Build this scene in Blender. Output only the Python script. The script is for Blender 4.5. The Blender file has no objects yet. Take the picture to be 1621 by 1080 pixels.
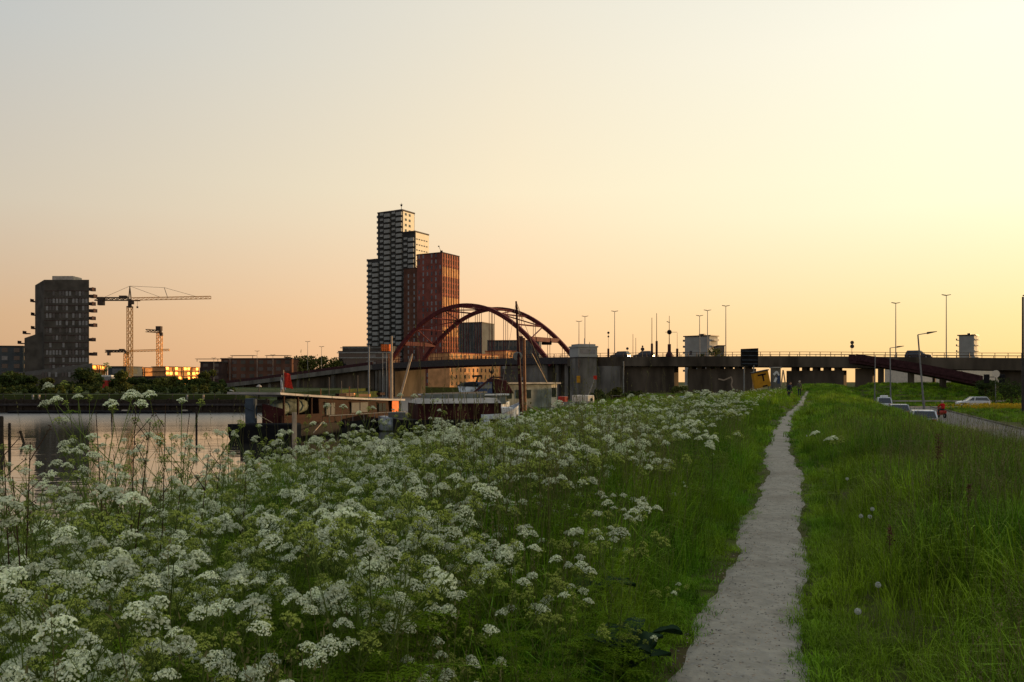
import bpy, math, random
import numpy as np
from mathutils import Vector, Matrix
R = math.radians
SC = bpy.context.scene
rnd = random.Random(7)
rng = np.random.default_rng(11)
# ------------------------------------------------------------------ camera
F = 1300.0; CX = 810.5; HY = 605.0; EYE = 1.6
cam_d = bpy.data.cameras.new("camera"); cam = bpy.data.objects.new("camera", cam_d)
SC.collection.objects.link(cam); SC.camera = cam
cam.location = (0, 0, EYE); cam.rotation_euler = (R(90), 0, 0)
cam_d.sensor_width = 36; cam_d.lens = 36*F/1621.0
cam_d.shift_y = (HY-540)/1621.0
cam_d.clip_start = 0.05; cam_d.clip_end = 12000
# ------------------------------------------------------------------ light
SUN_AZ, SUN_EL = 60.0, 4.0
sx, sy = math.sin(R(SUN_AZ)), math.cos(R(SUN_AZ))
sun_d = bpy.data.lights.new("sun", 'SUN'); sun_d.energy = 5.0; sun_d.angle = R(0.5); sun_d.color = (1.0, .60, .27)
sun = bpy.data.objects.new("sun", sun_d); SC.collection.objects.link(sun)
sdir = Vector((sx*math.cos(R(SUN_EL)), sy*math.cos(R(SUN_EL)), math.sin(R(SUN_EL))))
sun.rotation_euler = sdir.to_track_quat('Z', 'Y').to_euler(); sun.location = (200, 60, 60)
SC.view_settings.view_transform = 'Standard'; SC.view_settings.look = 'None'
SC.view_settings.exposure = 0; SC.view_settings.gamma = 1
SC.cycles.max_bounces = 6; SC.cycles.diffuse_bounces = 3; SC.cycles.glossy_bounces = 3
SC.cycles.transmission_bounces = 3; SC.cycles.transparent_max_bounces = 4
SC.cycles.use_denoising = True

def lin(c):
    return tuple(((v/255)/12.92 if v/255 <= .04045 else ((v/255+.055)/1.055)**2.4) for v in c)
W = bpy.data.worlds.new("World"); SC.world = W; W.use_nodes = True
nt = W.node_tree; nt.nodes.clear()
def nn(t, **kw):
    n = nt.nodes.new(t)
    for k, v in kw.items(): setattr(n, k, v)
    return n
def mth(op, a, b=None, c=None, clamp=False):
    n = nn('ShaderNodeMath', operation=op); n.use_clamp = clamp
    for i, v in enumerate((a, b, c)):
        if v is None: continue
        if isinstance(v, (int, float)): n.inputs[i].default_value = v
        else: nt.links.new(v, n.inputs[i])
    return n.outputs[0]
tc = nn('ShaderNodeTexCoord'); sp = nn('ShaderNodeSeparateXYZ'); nt.links.new(tc.outputs['Generated'], sp.inputs[0])
X, Yd, Z = sp.outputs
hyp = mth('SQRT', mth('ADD', mth('ADD', mth('MULTIPLY', X, X), mth('MULTIPLY', Yd, Yd)), 1e-6))
cosd = mth('DIVIDE', mth('ADD', mth('MULTIPLY', X, sx), mth('MULTIPLY', Yd, sy)), hyp)
th = mth('DIVIDE', mth('ARCCOSINE', mth('MINIMUM', mth('MAXIMUM', cosd, -1.0), 1.0)), math.pi)
el = mth('DIVIDE', mth('ARCSINE', mth('MAXIMUM', Z, 0.0)), math.pi/2)
ZEN = (172, 184, 198)
RAMPS = [
 (0.00, [(0,(255,206,110)),(5,(255,234,150)),(14,(255,246,200)),(28,(246,244,226)),(60,(185,192,198)),(90,ZEN)], 1.25),
 (0.156,[(0,(255,208,135)),(4,(255,226,162)),(11,(255,252,214)),(21,(255,252,232)),(34,(232,234,230)),(60,(176,186,196)),(90,ZEN)], 1.03),
 (0.333,[(0,(253,196,145)),(4.5,(255,209,160)),(13,(251,233,198)),(24.5,(235,228,210)),(38,(208,212,214)),(60,(170,180,192)),(90,ZEN)], 1.0),
 (0.511,[(0,(206,163,124)),(4,(213,175,137)),(11,(211,198,177)),(21,(196,197,193)),(40,(178,184,192)),(60,(160,170,184)),(90,ZEN)], 1.0),
 (1.00, [(0,(112,108,118)),(8,(132,124,134)),(25,(136,142,154)),(60,(160,172,188)),(90,ZEN)], 1.0)]
cur = None; prev = None
for pos, keys, mul in RAMPS:
    r = nn('ShaderNodeValToRGB'); cr = r.color_ramp; cr.interpolation = 'EASE' if False else 'LINEAR'
    while len(cr.elements) > 2: cr.elements.remove(cr.elements[-1])
    for i, (e, c) in enumerate(keys):
        el_ = cr.elements[i] if i < 2 else cr.elements.new(e/90)
        el_.position = e/90; el_.color = (*lin(c), 1)
    nt.links.new(el, r.inputs[0]); out = r.outputs[0]
    if mul != 1:
        m = nn('ShaderNodeVectorMath', operation='SCALE'); m.inputs['Scale'].default_value = mul
        nt.links.new(out, m.inputs[0]); out = m.outputs[0]
    if cur is None: cur = out
    else:
        mr = nn('ShaderNodeMapRange'); mr.interpolation_type = 'LINEAR'; mr.clamp = True
        mr.inputs['From Min'].default_value = prev; mr.inputs['From Max'].default_value = pos
        nt.links.new(th, mr.inputs['Value'])
        mx = nn('ShaderNodeMix', data_type='RGBA'); nt.links.new(mr.outputs[0], mx.inputs['Factor'])
        nt.links.new(cur, mx.inputs[6]); nt.links.new(out, mx.inputs[7]); cur = mx.outputs[2]
    prev = pos
sky = nn('ShaderNodeTexSky', sky_type='NISHITA'); sky.sun_disc = False
sky.sun_elevation = R(SUN_EL); sky.sun_rotation = R(SUN_AZ)
bg1 = nn('ShaderNodeBackground'); nt.links.new(cur, bg1.inputs[0]); bg1.inputs[1].default_value = 1.0
bg2 = nn('ShaderNodeBackground'); nt.links.new(sky.outputs[0], bg2.inputs[0]); bg2.inputs[1].default_value = .012
ad = nn('ShaderNodeAddShader'); nt.links.new(bg1.outputs[0], ad.inputs[0]); nt.links.new(bg2.outputs[0], ad.inputs[1])
wo = nn('ShaderNodeOutputWorld'); nt.links.new(ad.outputs[0], wo.inputs[0])
W.cycles.sampling_method = 'MANUAL'; W.cycles.sample_map_resolution = 512

# ------------------------------------------------------------------ materials
def mat(name, col, rough=.7, var=.25, scale=3.0, metal=0.0, bump=0.0, col2=None, spec=.3, trans=0.0, detail=4, stretch=None, thr=None, rnd_obj=0.0, world=None):
    m = bpy.data.materials.new(name); m.use_nodes = True; t = m.node_tree; N = t.nodes; L = t.links
    b = N['Principled BSDF']; b.inputs['Roughness'].default_value = rough; b.inputs['Metallic'].default_value = metal
    b.inputs['Specular IOR Level'].default_value = spec if (rough < .45 or spec > .3) else .06
    tcn = N.new('ShaderNodeTexCoord'); src = tcn.outputs['Object']
    if stretch:
        mp = N.new('ShaderNodeMapping'); mp.inputs['Scale'].default_value = stretch; L.new(src, mp.inputs[0]); src = mp.outputs[0]
    no = N.new('ShaderNodeTexNoise'); no.inputs['Scale'].default_value = scale; no.inputs['Detail'].default_value = detail
    L.new(src, no.inputs['Vector'])
    c2 = col2 if col2 else tuple(min(1, c*(1-var)) for c in col)
    c1 = col if col2 else tuple(min(1, c*(1+var)) for c in col)
    rp = N.new('ShaderNodeValToRGB'); a, bb = (thr or (.35, .65))
    rp.color_ramp.elements[0].position = a; rp.color_ramp.elements[1].position = bb
    rp.color_ramp.elements[0].color = (*c2, 1); rp.color_ramp.elements[1].color = (*c1, 1)
    L.new(no.outputs[0], rp.inputs[0]); out = rp.outputs[0]
    if world:   # meadow-scale patches: another colour where a broad noise over the ground says so
        ge = N.new('ShaderNodeNewGeometry'); wn = N.new('ShaderNodeTexNoise'); wn.inputs['Scale'].default_value = world[0]; wn.inputs['Detail'].default_value = 3
        L.new(ge.outputs['Position'], wn.inputs['Vector']); wr = N.new('ShaderNodeMapRange'); wr.inputs['From Min'].default_value = .40; wr.inputs['From Max'].default_value = .62
        L.new(wn.outputs[0], wr.inputs[0]); wx = N.new('ShaderNodeMix'); wx.data_type = 'RGBA'; L.new(wr.outputs[0], wx.inputs['Factor']); L.new(out, wx.inputs[6]); wx.inputs[7].default_value = (*world[1], 1); out = wx.outputs[2]
    if rnd_obj:
        oi = N.new('ShaderNodeObjectInfo'); mr = N.new('ShaderNodeMapRange')
        mr.inputs['To Min'].default_value = 1-rnd_obj; mr.inputs['To Max'].default_value = 1+rnd_obj
        L.new(oi.outputs['Random'], mr.inputs['Value'])
        vm = N.new('ShaderNodeVectorMath'); vm.operation = 'SCALE'; L.new(out, vm.inputs[0]); L.new(mr.outputs[0], vm.inputs['Scale']); out = vm.outputs[0]
    L.new(out, b.inputs['Base Color'])
    if bump:
        bp = N.new('ShaderNodeBump'); bp.inputs['Strength'].default_value = bump; bp.inputs['Distance'].default_value = .05
        L.new(no.outputs[0], bp.inputs['Height']); L.new(bp.outputs[0], b.inputs['Normal'])
    if trans:
        tr = N.new('ShaderNodeBsdfTranslucent'); L.new(out, tr.inputs[0]); ms = N.new('ShaderNodeMixShader'); ms.inputs[0].default_value = trans
        L.new(b.outputs[0], ms.inputs[1]); L.new(tr.outputs[0], ms.inputs[2]); L.new(ms.outputs[0], N['Material Output'].inputs[0])
    return m
def cloth(name, col): return mat(name, col, .85, .2, 8)
M = dict(
 concrete=mat('concrete', (.15,.14,.12), .85, .45, .35, bump=.2, detail=10, stretch=(1,1,.35)),
 concrete_dark=mat('weathered_concrete', (.092,.074,.054), .9, .5, .3, bump=.2, detail=10, stretch=(1,1,.3)),
 bridge_red=mat('red_bridge_paint', (.095,.022,.022), .6, .3, 1.2),
 rail_red=mat('dark_red_rail_paint', (.050,.020,.022), .6, .3, 2),
 rail_grey=mat('grey_rail_paint', (.09,.06,.04), .6, .2, 2),
 asphalt=mat('asphalt', (.16,.145,.125), .9, .15, 2.5, bump=.15, detail=8),
 steel=mat('galvanised_steel', (.20,.20,.195), .6, .15, 3),
 dark_steel=mat('dark_steel', (.05,.045,.045), .5, .2, 3),
 black=mat('black_rubber', (.012,.012,.014), .7, .2, 4),
 white=mat('white_paint', (.72,.72,.70), .45, .08, 3),
 cream=mat('cream_paint', (.62,.56,.46), .55, .1, 2),
 pale=mat('pale_roof_sheet', (.34,.31,.27), .6, .25, .8, detail=8),
 glass=mat('dark_glass', (.02,.025,.03), .08, .1, 2, spec=.8),
 curtain=mat('curtained_glass', (.12,.12,.11), .7, .1, 5),
 tower_dark=mat('dark_tower_wall', (.045,.045,.042), .7, .2, .2),
 tower_panel=mat('grey_white_balcony_panel', (.27,.28,.265), .6, .12, .3),
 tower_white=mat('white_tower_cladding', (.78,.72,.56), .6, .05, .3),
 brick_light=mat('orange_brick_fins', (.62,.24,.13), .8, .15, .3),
 brick_red=mat('red_brick', (.19,.065,.05), .85, .25, .25),
 brick_brown=mat('brown_brick', (.11,.055,.038), .85, .25, .25),
 brick_dark=mat('dark_brick', (.055,.035,.032), .85, .25, .3),
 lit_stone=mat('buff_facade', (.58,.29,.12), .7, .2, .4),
 light_clad=mat('light_grey_cladding', (.30,.30,.28), .7, .15, .2),
 grey_clad=mat('grey_cladding', (.07,.08,.085), .7, .2, .2),
 slate=mat('slate_facade', (.075,.068,.058), .75, .25, .3),
 mirror_glass=mat('reflective_glazing', (.25,.11,.03), .36, .1, 1, metal=.9),
 pane_pale=mat('pale_window_glass', (.17,.175,.18), .25, .2, 1.2, spec=.6),
 crane_yellow=mat('yellow_crane_steel', (.75,.36,.10), .55, .2, 1),
 crane_dark=mat('dark_crane_steel', (.07,.05,.04), .6, .2, 1),
 orange=mat('orange_paint_and_sun_glow', (.75,.17,.03), .5, .25, 2.5),  # true orange of the lattice box; on the houseboat it paints in sun glow
 sign_yellow=mat('yellow_sign_paint', (.46,.22,.02), .5, .12, 2),
 red=mat('red_paint', (.42,.02,.015), .4, .15, 3),
 red_flag=cloth('red_flag_cloth', (.45,.035,.02)),
 blue_flag=cloth('blue_flag_cloth', (.05,.07,.13)), white_cloth=cloth('white_cloth', (.6,.6,.6)),
 hull_black=mat('black_hull_paint', (.008,.008,.009), .6, .3, 1.5),
 hull_blue=mat('dark_blue_steel', (.05,.065,.085), .5, .3, 1.5),
 hull_red=mat('oxblood_hull_paint', (.040,.011,.011), .6, .5, .9, detail=8),
 hull_white=mat('scuffed_white_hull', (.36,.40,.44), .5, .45, 1.4, detail=9, thr=(.42,.55)),
 boat_wood=mat('varnished_brown_planks', (.026,.011,.007), .7, .35, 2, stretch=(1,1,6)),
 mast_wood=mat('varnished_mast', (.20,.085,.04), .5, .2, 3),
 pale_wood=mat('pale_spar_wood', (.36,.28,.20), .6, .15, 3),
 pile_wood=mat('wet_pile_wood', (.035,.028,.022), .9, .3, 6),
 tarp=mat('grey_green_tarpaulin', (.11,.13,.11), .7, .35, 2.5, bump=.5),
 cabin_grey=mat('grey_green_cabin_paint', (.15,.165,.15), .55, .3, 1, detail=8),
 paint_white=mat('white_car_paint', (.70,.71,.72), .25, .04, 3, spec=.6),
 paint_silver=mat('silver_car_paint', (.42,.43,.44), .25, .04, 3, metal=.5, spec=.6),
 paint_dark=mat('dark_car_paint', (.03,.032,.04), .25, .04, 3, spec=.6),
 tail=mat('tail_lamp_red', (.30,.02,.015), .3, .05, 3),
 skin=mat('skin', (.45,.27,.19), .6, .05, 6), denim=cloth('dark_denim', (.03,.035,.05)), navy=cloth('navy_jacket', (.022,.028,.05)),
 khaki=cloth('khaki_coat', (.11,.10,.08)), redjacket=cloth('red_jacket', (.5,.015,.02)), hair=cloth('brown_hair', (.05,.03,.02)), capc=cloth('pale_cap_cloth', (.45,.40,.32)),
 bark=mat('bark', (.07,.05,.035), .9, .3, 8),
 leaf_tree=mat('tree_leaves', (.045,.065,.018), .7, .45, .8, trans=.25, rnd_obj=.25),
 leaf_olive=mat('olive_leaves', (.085,.095,.022), .7, .45, .8, trans=.25, rnd_obj=.25),
 grass=mat('grass_blades', (.120,.262,.012), .7, .5, .55, trans=.15, rnd_obj=.55, spec=.2, world=(.55,(.20,.30,.014))),
 grass_dry=mat('dry_grass_heads', (.17,.16,.06), .8, .3, 2, trans=.3, rnd_obj=.3),
 foliage=mat('cow_parsley_leaves', (.13,.215,.010), .65, .35, 1.2, trans=.25, rnd_obj=.3, spec=.2),
 pstem=mat('cow_parsley_stems', (.11,.155,.032), .6, .3, 3, rnd_obj=.2),
 floret=mat('white_florets', (.74,.79,.56), .7, .12, 14, trans=.3, rnd_obj=.22),
 bud=mat('green_cream_florets', (.38,.45,.09), .7, .15, 14, trans=.3, rnd_obj=.15),
 dead=mat('dead_brown_stalks', (.055,.032,.02), .85, .3, 6),
 dock_leaf=mat('dark_broad_leaves', (.02,.045,.018), .7, .3, 3, trans=.15),
 sorrel=mat('rusty_seed_heads', (.13,.06,.04), .8, .3, 20),
 clock=mat('dandelion_fluff', (.62,.62,.58), .9, .05, 20, trans=.4),
)
# ------------------------------------------------------------------ mesh helpers
ORG = {}
def props(o, label=None, cat=None, group=None, kind=None):
    if label: o['label'] = label
    if cat: o['category'] = cat
    if group: o['group'] = group
    if kind: o['kind'] = kind
    return o
def thing(name, label, cat, loc=(0,0,0), group=None):
    o = bpy.data.objects.new(name, None); SC.collection.objects.link(o); o.empty_display_size = .3
    o.location = loc; ORG[o] = Vector(loc)
    return props(o, label, cat, group)
class MB:
    def __init__(s): s.v = []; s.f = []; s.mi = []; s.cm = 0
    def add(s, vs, fs):
        b = len(s.v); s.v += [tuple(p) for p in vs]; s.f += [tuple(b+i for i in f) for f in fs]; s.mi += [s.cm]*len(fs); return s
    def hexa(s, p):
        return s.add(p, [(3,2,1,0),(4,5,6,7),(0,1,5,4),(1,2,6,5),(2,3,7,6),(3,0,4,7)])
    def box(s, x0, x1, y0, y1, z0, z1):
        return s.hexa([(x0,y0,z0),(x1,y0,z0),(x1,y1,z0),(x0,y1,z0),(x0,y0,z1),(x1,y0,z1),(x1,y1,z1),(x0,y1,z1)])
    def prism(s, poly, z0, z1):
        n = len(poly); g = lambda z, i: z[i] if isinstance(z, (list, tuple)) else z
        vs = [(p[0],p[1],g(z0,i)) for i,p in enumerate(poly)]+[(p[0],p[1],g(z1,i)) for i,p in enumerate(poly)]
        return s.add(vs, [tuple(range(n-1,-1,-1)), tuple(range(n,2*n))]+[(i,(i+1)%n,n+(i+1)%n,n+i) for i in range(n)])
    def tube(s, a, b, r0, r1=None, n=6, cap=True):
        a, b = Vector(a), Vector(b); r1 = r0 if r1 is None else r1; d = b-a
        if d.length < 1e-9: return s
        q = d.to_track_quat('Z', 'Y'); u, w = q @ Vector((1,0,0)), q @ Vector((0,1,0)); vs = []
        for c, r in ((a, r0), (b, r1)):
            for k in range(n):
                t = 2*math.pi*k/n; vs.append(c+u*(r*math.cos(t))+w*(r*math.sin(t)))
        fs = [(k,(k+1)%n,n+(k+1)%n,n+k) for k in range(n)]
        if cap: fs += [tuple(range(n-1,-1,-1)), tuple(range(n,2*n))]
        return s.add(vs, fs)
    def path(s, pts, rs, n=5):
        for i in range(len(pts)-1): s.tube(pts[i], pts[i+1], rs[i], rs[i+1], n, cap=(i == 0 or i == len(pts)-2))
        return s
    def bar(s, a, b, w, h):
        a, b = Vector(a), Vector(b); d = (b-a).normalized(); up = Vector((0,0,1))
        if abs(d.z) > .98: up = Vector((0,1,0))
        sd = d.cross(up).normalized()*(w/2); u = sd.cross(d).normalized()*(h/2)
        return s.hexa([a-sd-u, a+sd-u, b+sd-u, b-sd-u, a-sd+u, a+sd+u, b+sd+u, b-sd+u])
    def lathe(s, prof, c, n=14, ax=None):
        c = Vector(c); q = Vector(ax).to_track_quat('Z','Y') if ax else None; vs = []
        for r, z in prof:
            for k in range(n):
                t = 2*math.pi*k/n; v = Vector((r*math.cos(t), r*math.sin(t), z)); vs.append(c+(q @ v if q else v))
        fs = [(i*n+k, i*n+(k+1)%n, (i+1)*n+(k+1)%n, (i+1)*n+k) for i in range(len(prof)-1) for k in range(n)]
        fs += [tuple(range(n-1,-1,-1)), tuple(range((len(prof)-1)*n, len(prof)*n))]
        return s.add(vs, fs)
    def ball(s, c, r, n=10, sq=(1,1,1)):
        c = Vector(c); vs = []; m = n//2+1
        for i in range(1, m):
            ph = math.pi*i/m
            for k in range(n):
                t = 2*math.pi*k/n; vs.append(c+Vector((r*sq[0]*math.sin(ph)*math.cos(t), r*sq[1]*math.sin(ph)*math.sin(t), -r*sq[2]*math.cos(ph))))
        fs = [(i*n+k, i*n+(k+1)%n, (i+1)*n+(k+1)%n, (i+1)*n+k) for i in range(m-2) for k in range(n)]
        fs += [tuple(range(n-1,-1,-1)), tuple(range((m-2)*n, (m-1)*n))]
        return s.add(vs, fs)
    def mesh(s, name, mats, org=(0,0,0), smooth=False):
        me = bpy.data.meshes.new(name); o = Vector(org)
        me.from_pydata([(x-o[0], y-o[1], z-o[2]) for x, y, z in s.v], [], s.f)
        for m in (mats if isinstance(mats, (list, tuple)) else [mats]): me.materials.append(m)
        if any(s.mi): me.polygons.foreach_set('material_index', s.mi)
        if smooth: me.polygons.foreach_set('use_smooth', [True]*len(s.f))
        me.update(); return me
    def build(s, name, mats, parent=None, loc=None, smooth=False, bevel=0, **kw):
        org = ORG[parent] if parent is not None else Vector(loc if loc is not None else (0,0,0))
        o = bpy.data.objects.new(name, s.mesh(name, mats, org, smooth)); SC.collection.objects.link(o)
        ORG[o] = org
        if parent is not None: o.parent = parent
        else: o.location = org
        if bevel:
            b = o.modifiers.new('bevel', 'BEVEL'); b.width = bevel; b.segments = 2; b.limit_method = 'ANGLE'
        return props(o, **kw)
def base_of(mb):
    a = np.array(mb.v); return (float(a[:,0].mean()), float(a[:,1].mean()), float(a[:,2].min()))
def solo(mb, name, mats, label, cat, group=None, smooth=False, bevel=0, kind=None):
    return mb.build(name, mats, None, base_of(mb), smooth, bevel, label=label, cat=cat, group=group, kind=kind)
def children(o): return [c for c in bpy.data.objects if c.parent == o]
def snapshot(root):   # thing > parts > sub-parts as a nested list, so that copies need no scene search
    return (root, [(c, [g for g in children(c)]) for c in children(root)])
def dup(snap, loc=None, rotz=None, scale=None, label=None, group=None):
    root, parts = snap; r = root.copy(); SC.collection.objects.link(r)
    if loc is not None: r.location = loc
    if rotz is not None: r.rotation_euler = (0, 0, rotz)
    if scale is not None: r.scale = scale if isinstance(scale, tuple) else (scale,)*3
    if label: r['label'] = label
    if group: r['group'] = group
    for c, gs in parts:
        k = c.copy(); SC.collection.objects.link(k); k.parent = r
        for g in gs:
            d = g.copy(); SC.collection.objects.link(d); d.parent = k
    return r
def P(px, py, Y): return Vector(((px-CX)/F*Y, Y, EYE+(HY-py)/F*Y))
def xat(px, Y): return (px-CX)/F*Y
def zat(py, Y): return EYE+(HY-py)/F*Y

# ------------------------------------------------------------------ terrain
PY = np.array([-30,-5,0,4.38,7.05,10.7,14.3,21.9,37.8,59.4,90,140,400.])
PX = np.array([-10.5,-2.1,-.42,1.15,2.17,3.5,4.71,7.09,12.7,20.9,32,50.5,147])
_ys = np.linspace(-30, 400, 4301); _xs = np.interp(_ys, PY, PX)
_xs = np.convolve(np.pad(_xs, 12, mode='edge'), np.ones(25)/25, mode='valid')
def pathx(y): return np.interp(y, _ys, _xs)
def shore(y): return np.interp(y, [-30,20,40,75,130,195,260,400], [11.5,12,17,27,40,54,75,110])
def sst(a, b, x):
    t = np.clip((x-a)/(b-a), 0, 1); return t*t*(3-2*t)
def roadx(y): return 35.5+.386*(np.asarray(y, float)-60)
def bump2(x, y):
    return (np.sin(x*.9+1.3*np.sin(y*.37))*np.sin(y*.71+.8*np.sin(x*.53))*.5+np.sin(x*2.3+y*1.1)*np.sin(y*1.9-x*.7)*.25)
def H(x, y):
    x = np.asarray(x, float); y = np.asarray(y, float)
    o = x-pathx(y); sh = shore(y)
    a = np.maximum(1.0, sh-11.5)
    left = -.125*np.clip(-o-a, 0, np.maximum(sh-1.8-a, 0))-1.75*sst(sh-1.8, sh+.2, -o)-.25*np.clip(-o-sh, 0, 4)-.75*sst(2.5, 13, -o)*sst(26, 60, y)*(1-sst(sh-3, sh, -o))
    right = -2.0*sst(4.6, 10.0, o)+.10*sst(1.5, 3.5, o)*(1-sst(4.6, 7, o))
    z = np.where(o < 0, left, right)
    far = sst(105, 150, y)*sst(-4, 0, o)
    rise = np.where(o > 0, 1.0*(1-sst(3, 9, o))+3.3*sst(4, 12, o)*sst(124, 150, y)*1.0, 1.0)
    z = z+far*rise
    amp = sst(.9, 2.2, np.abs(o))*(1-sst(-1.0, 1.5, o-(roadx(y)-pathx(y)-5)))
    amp = np.where(o < 0, sst(.9, 2.2, -o)*(1-sst(-3, 0, -o-sh)), amp)
    return z+amp*.10*bump2(x, y)
def grid_axis(segs):
    out = []
    for a, b, st in segs: out += list(np.arange(a, b, st))
    out.append(segs[-1][1]); return np.array(out)
gx = grid_axis([(-900,-120,60),(-120,-40,8),(-40,-22,2),(-22,30,.45),(30,85,1.0),(85,200,5),(200,3000,140)])
gy = grid_axis([(-30,-2,2),(-2,40,.45),(40,160,1.2),(160,320,6),(320,4000,160)])
GX, GY = np.meshgrid(gx, gy); GZ = H(GX, GY)
sheet = MB(); nx, ny = len(gx), len(gy)
V = np.stack([GX.ravel(), GY.ravel(), GZ.ravel()], 1)
ii = np.arange(ny-1)[:,None]*nx+np.arange(nx-1)[None,:]
Fc = np.stack([ii, ii+1, ii+1+nx, ii+nx], -1).reshape(-1, 4)
me = bpy.data.meshes.new('ground'); me.from_pydata(V.tolist(), [], Fc.tolist()); me.polygons.foreach_set('use_smooth', [True]*len(Fc))
gm = mat('grassy_soil', (.075,.095,.018), .95, .4, 1.6, bump=.5, col2=(.065,.052,.022), detail=8); me.materials.append(gm)
ground = bpy.data.objects.new('ground', me); SC.collection.objects.link(ground)
props(ground, 'grass covered dike sloping down to the water and the road', kind='structure')
# footpath: a sheet of pale crushed gravel with ragged edges
pm = mat('pale_gravel', (.315,.285,.225), .95, .12, 9, bump=.6, detail=10)
def speckle(m, col, scale, lo, hi):
    t = m.node_tree; N = t.nodes; L = t.links; b = N['Principled BSDF']; src = b.inputs['Base Color'].links[0].from_socket
    tcn = N.new('ShaderNodeTexCoord'); vo = N.new('ShaderNodeTexNoise'); vo.inputs['Scale'].default_value = scale; vo.inputs['Detail'].default_value = 3
    L.new(tcn.outputs['Object'], vo.inputs['Vector']); r = N.new('ShaderNodeMapRange'); r.inputs['From Min'].default_value = lo; r.inputs['From Max'].default_value = hi
    L.new(vo.outputs[0], r.inputs[0]); mx = N.new('ShaderNodeMix'); mx.data_type = 'RGBA'; L.new(r.outputs[0], mx.inputs['Factor'])
    L.new(src, mx.inputs[6]); mx.inputs[7].default_value = (*col, 1); L.new(mx.outputs[2], b.inputs['Base Color'])
speckle(pm, (.16,.14,.11), 26, .60, .70); speckle(pm, (.30,.29,.26), 60, .60, .68); speckle(pm, (.20,.17,.13), 1.3, .50, .80)
ys = np.concatenate([np.arange(-6, 12, .06), np.arange(12, 40, .2), np.arange(40, 118, .8)])
wid = np.interp(ys, [-6,0,4.4,7,10.7,14,22,38,59,90,118], [.90,.90,.86,.72,.70,.68,.60,.50,.46,.42,.4])
mb = MB(); cols = 7; vs = []; fs = []
eL = np.zeros(len(ys)); eR = np.zeros(len(ys))
for f_, a_ in ((.37,.06),(.9,.05),(2.3,.025),(5.9,.014)):
    eL += a_*np.sin(ys*f_*2+rng.uniform(0,6)); eR += a_*.8*np.sin(ys*f_*2.1+rng.uniform(0,6))
for i, y in enumerate(ys):
    xc = float(pathx(y)); a, b = xc-wid[i]/2-max(-.1, eL[i]), xc+wid[i]/2+max(-.1, eR[i])*.8
    for k in range(cols):
        t = k/(cols-1); x = a+(b-a)*t
        vs.append((x, y, float(H(x, y))+.012+.010*(1-abs(2*t-1)**3)+(-.02 if k in (0, cols-1) else 0)))
for i in range(len(ys)-1):
    for k in range(cols-1):
        q = i*cols+k; fs.append((q, q+1, q+1+cols, q+cols))
mb.add(vs, fs); fp = mb.build('footpath', pm, smooth=True, label='pale gravel footpath running along the dike crest', kind='structure')
# service road and the cross road behind it
mb = MB(); vs = []; yr = np.arange(0, 124, 2.0)
for y in yr:
    for dx in (-7.2, -2.6, 2.1): x = float(roadx(y))+dx; vs.append((x, y, -2.0+.03))
mb.add(vs, [(i*3+k, i*3+k+1, i*3+k+4, i*3+k+3) for i in range(len(yr)-1) for k in range(2)])
mb.build('road', M['asphalt'], label='grey asphalt road below the dike on the right', kind='structure')
mb = MB(); xr = np.arange(44, 160, 3.0)
mb.add([(x, y, -2+.035) for x in xr for y in (115.5, 121.0)], [(2*i+1, 2*i, 2*i+2, 2*i+3) for i in range(len(xr)-1)])
mb.build('cross_road', M['asphalt'], label='asphalt cross road at the foot of the far embankment', kind='structure')
# kerb along the road
mb = MB()
for y in np.arange(4, 118, 2.0):
    x = float(roadx(y))+2.16; x2 = float(roadx(y+1.98))+2.16
    mb.hexa([(x,y,-2.1),(x+.14,y,-2.1),(x2+.14,y+1.98,-2.1),(x2,y+1.98,-2.1),(x,y,-1.86),(x+.14,y,-1.86),(x2+.14,y+1.98,-1.86),(x2,y+1.98,-1.86)])
mb.build('kerb', M['concrete'], label='concrete kerb on the far edge of the road', kind='structure')
# water
wm = bpy.data.materials.new('canal_water'); wm.use_nodes = True; t = wm.node_tree; N = t.nodes; L = t.links
b = N['Principled BSDF']; b.inputs['Base Color'].default_value = (.03,.03,.022,1); b.inputs['Roughness'].default_value = .045; b.inputs['IOR'].default_value = 2.7
tcn = N.new('ShaderNodeTexCoord'); mp = N.new('ShaderNodeMapping'); mp.inputs['Scale'].default_value = (.35, 1.3, 1); mp.inputs['Rotation'].default_value = (0,0,R(8)); L.new(tcn.outputs['Object'], mp.inputs[0])
no = N.new('ShaderNodeTexNoise'); no.inputs['Scale'].default_value = 1.1; no.inputs['Detail'].default_value = 3; L.new(mp.outputs[0], no.inputs['Vector'])
no2 = N.new('ShaderNodeTexNoise'); no2.inputs['Scale'].default_value = .06; no2.inputs['Detail'].default_value = 2; L.new(mp.outputs[0], no2.inputs['Vector'])
mr = N.new('ShaderNodeMapRange'); mr.inputs['From Min'].default_value = .42; mr.inputs['From Max'].default_value = .62; mr.inputs['To Min'].default_value = .1; mr.inputs['To Max'].default_value = 1; L.new(no2.outputs[0], mr.inputs[0])
mm = N.new('ShaderNodeMath'); mm.operation = 'MULTIPLY'; L.new(no.outputs[0], mm.inputs[0]); L.new(mr.outputs[0], mm.inputs[1])
bp = N.new('ShaderNodeBump'); bp.inputs['Strength'].default_value = .20; bp.inputs['Distance'].default_value = .2; L.new(mm.outputs[0], bp.inputs['Height']); L.new(bp.outputs[0], b.inputs['Normal'])
ge = N.new('ShaderNodeNewGeometry'); sx_ = N.new('ShaderNodeSeparateXYZ'); L.new(ge.outputs['Position'], sx_.inputs[0])   # wind-ruffled water along the far quay
wr = N.new('ShaderNodeMapRange'); wr.inputs['From Min'].default_value = 62; wr.inputs['From Max'].default_value = 100; wr.inputs['To Min'].default_value = .045; wr.inputs['To Max'].default_value = .30
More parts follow.
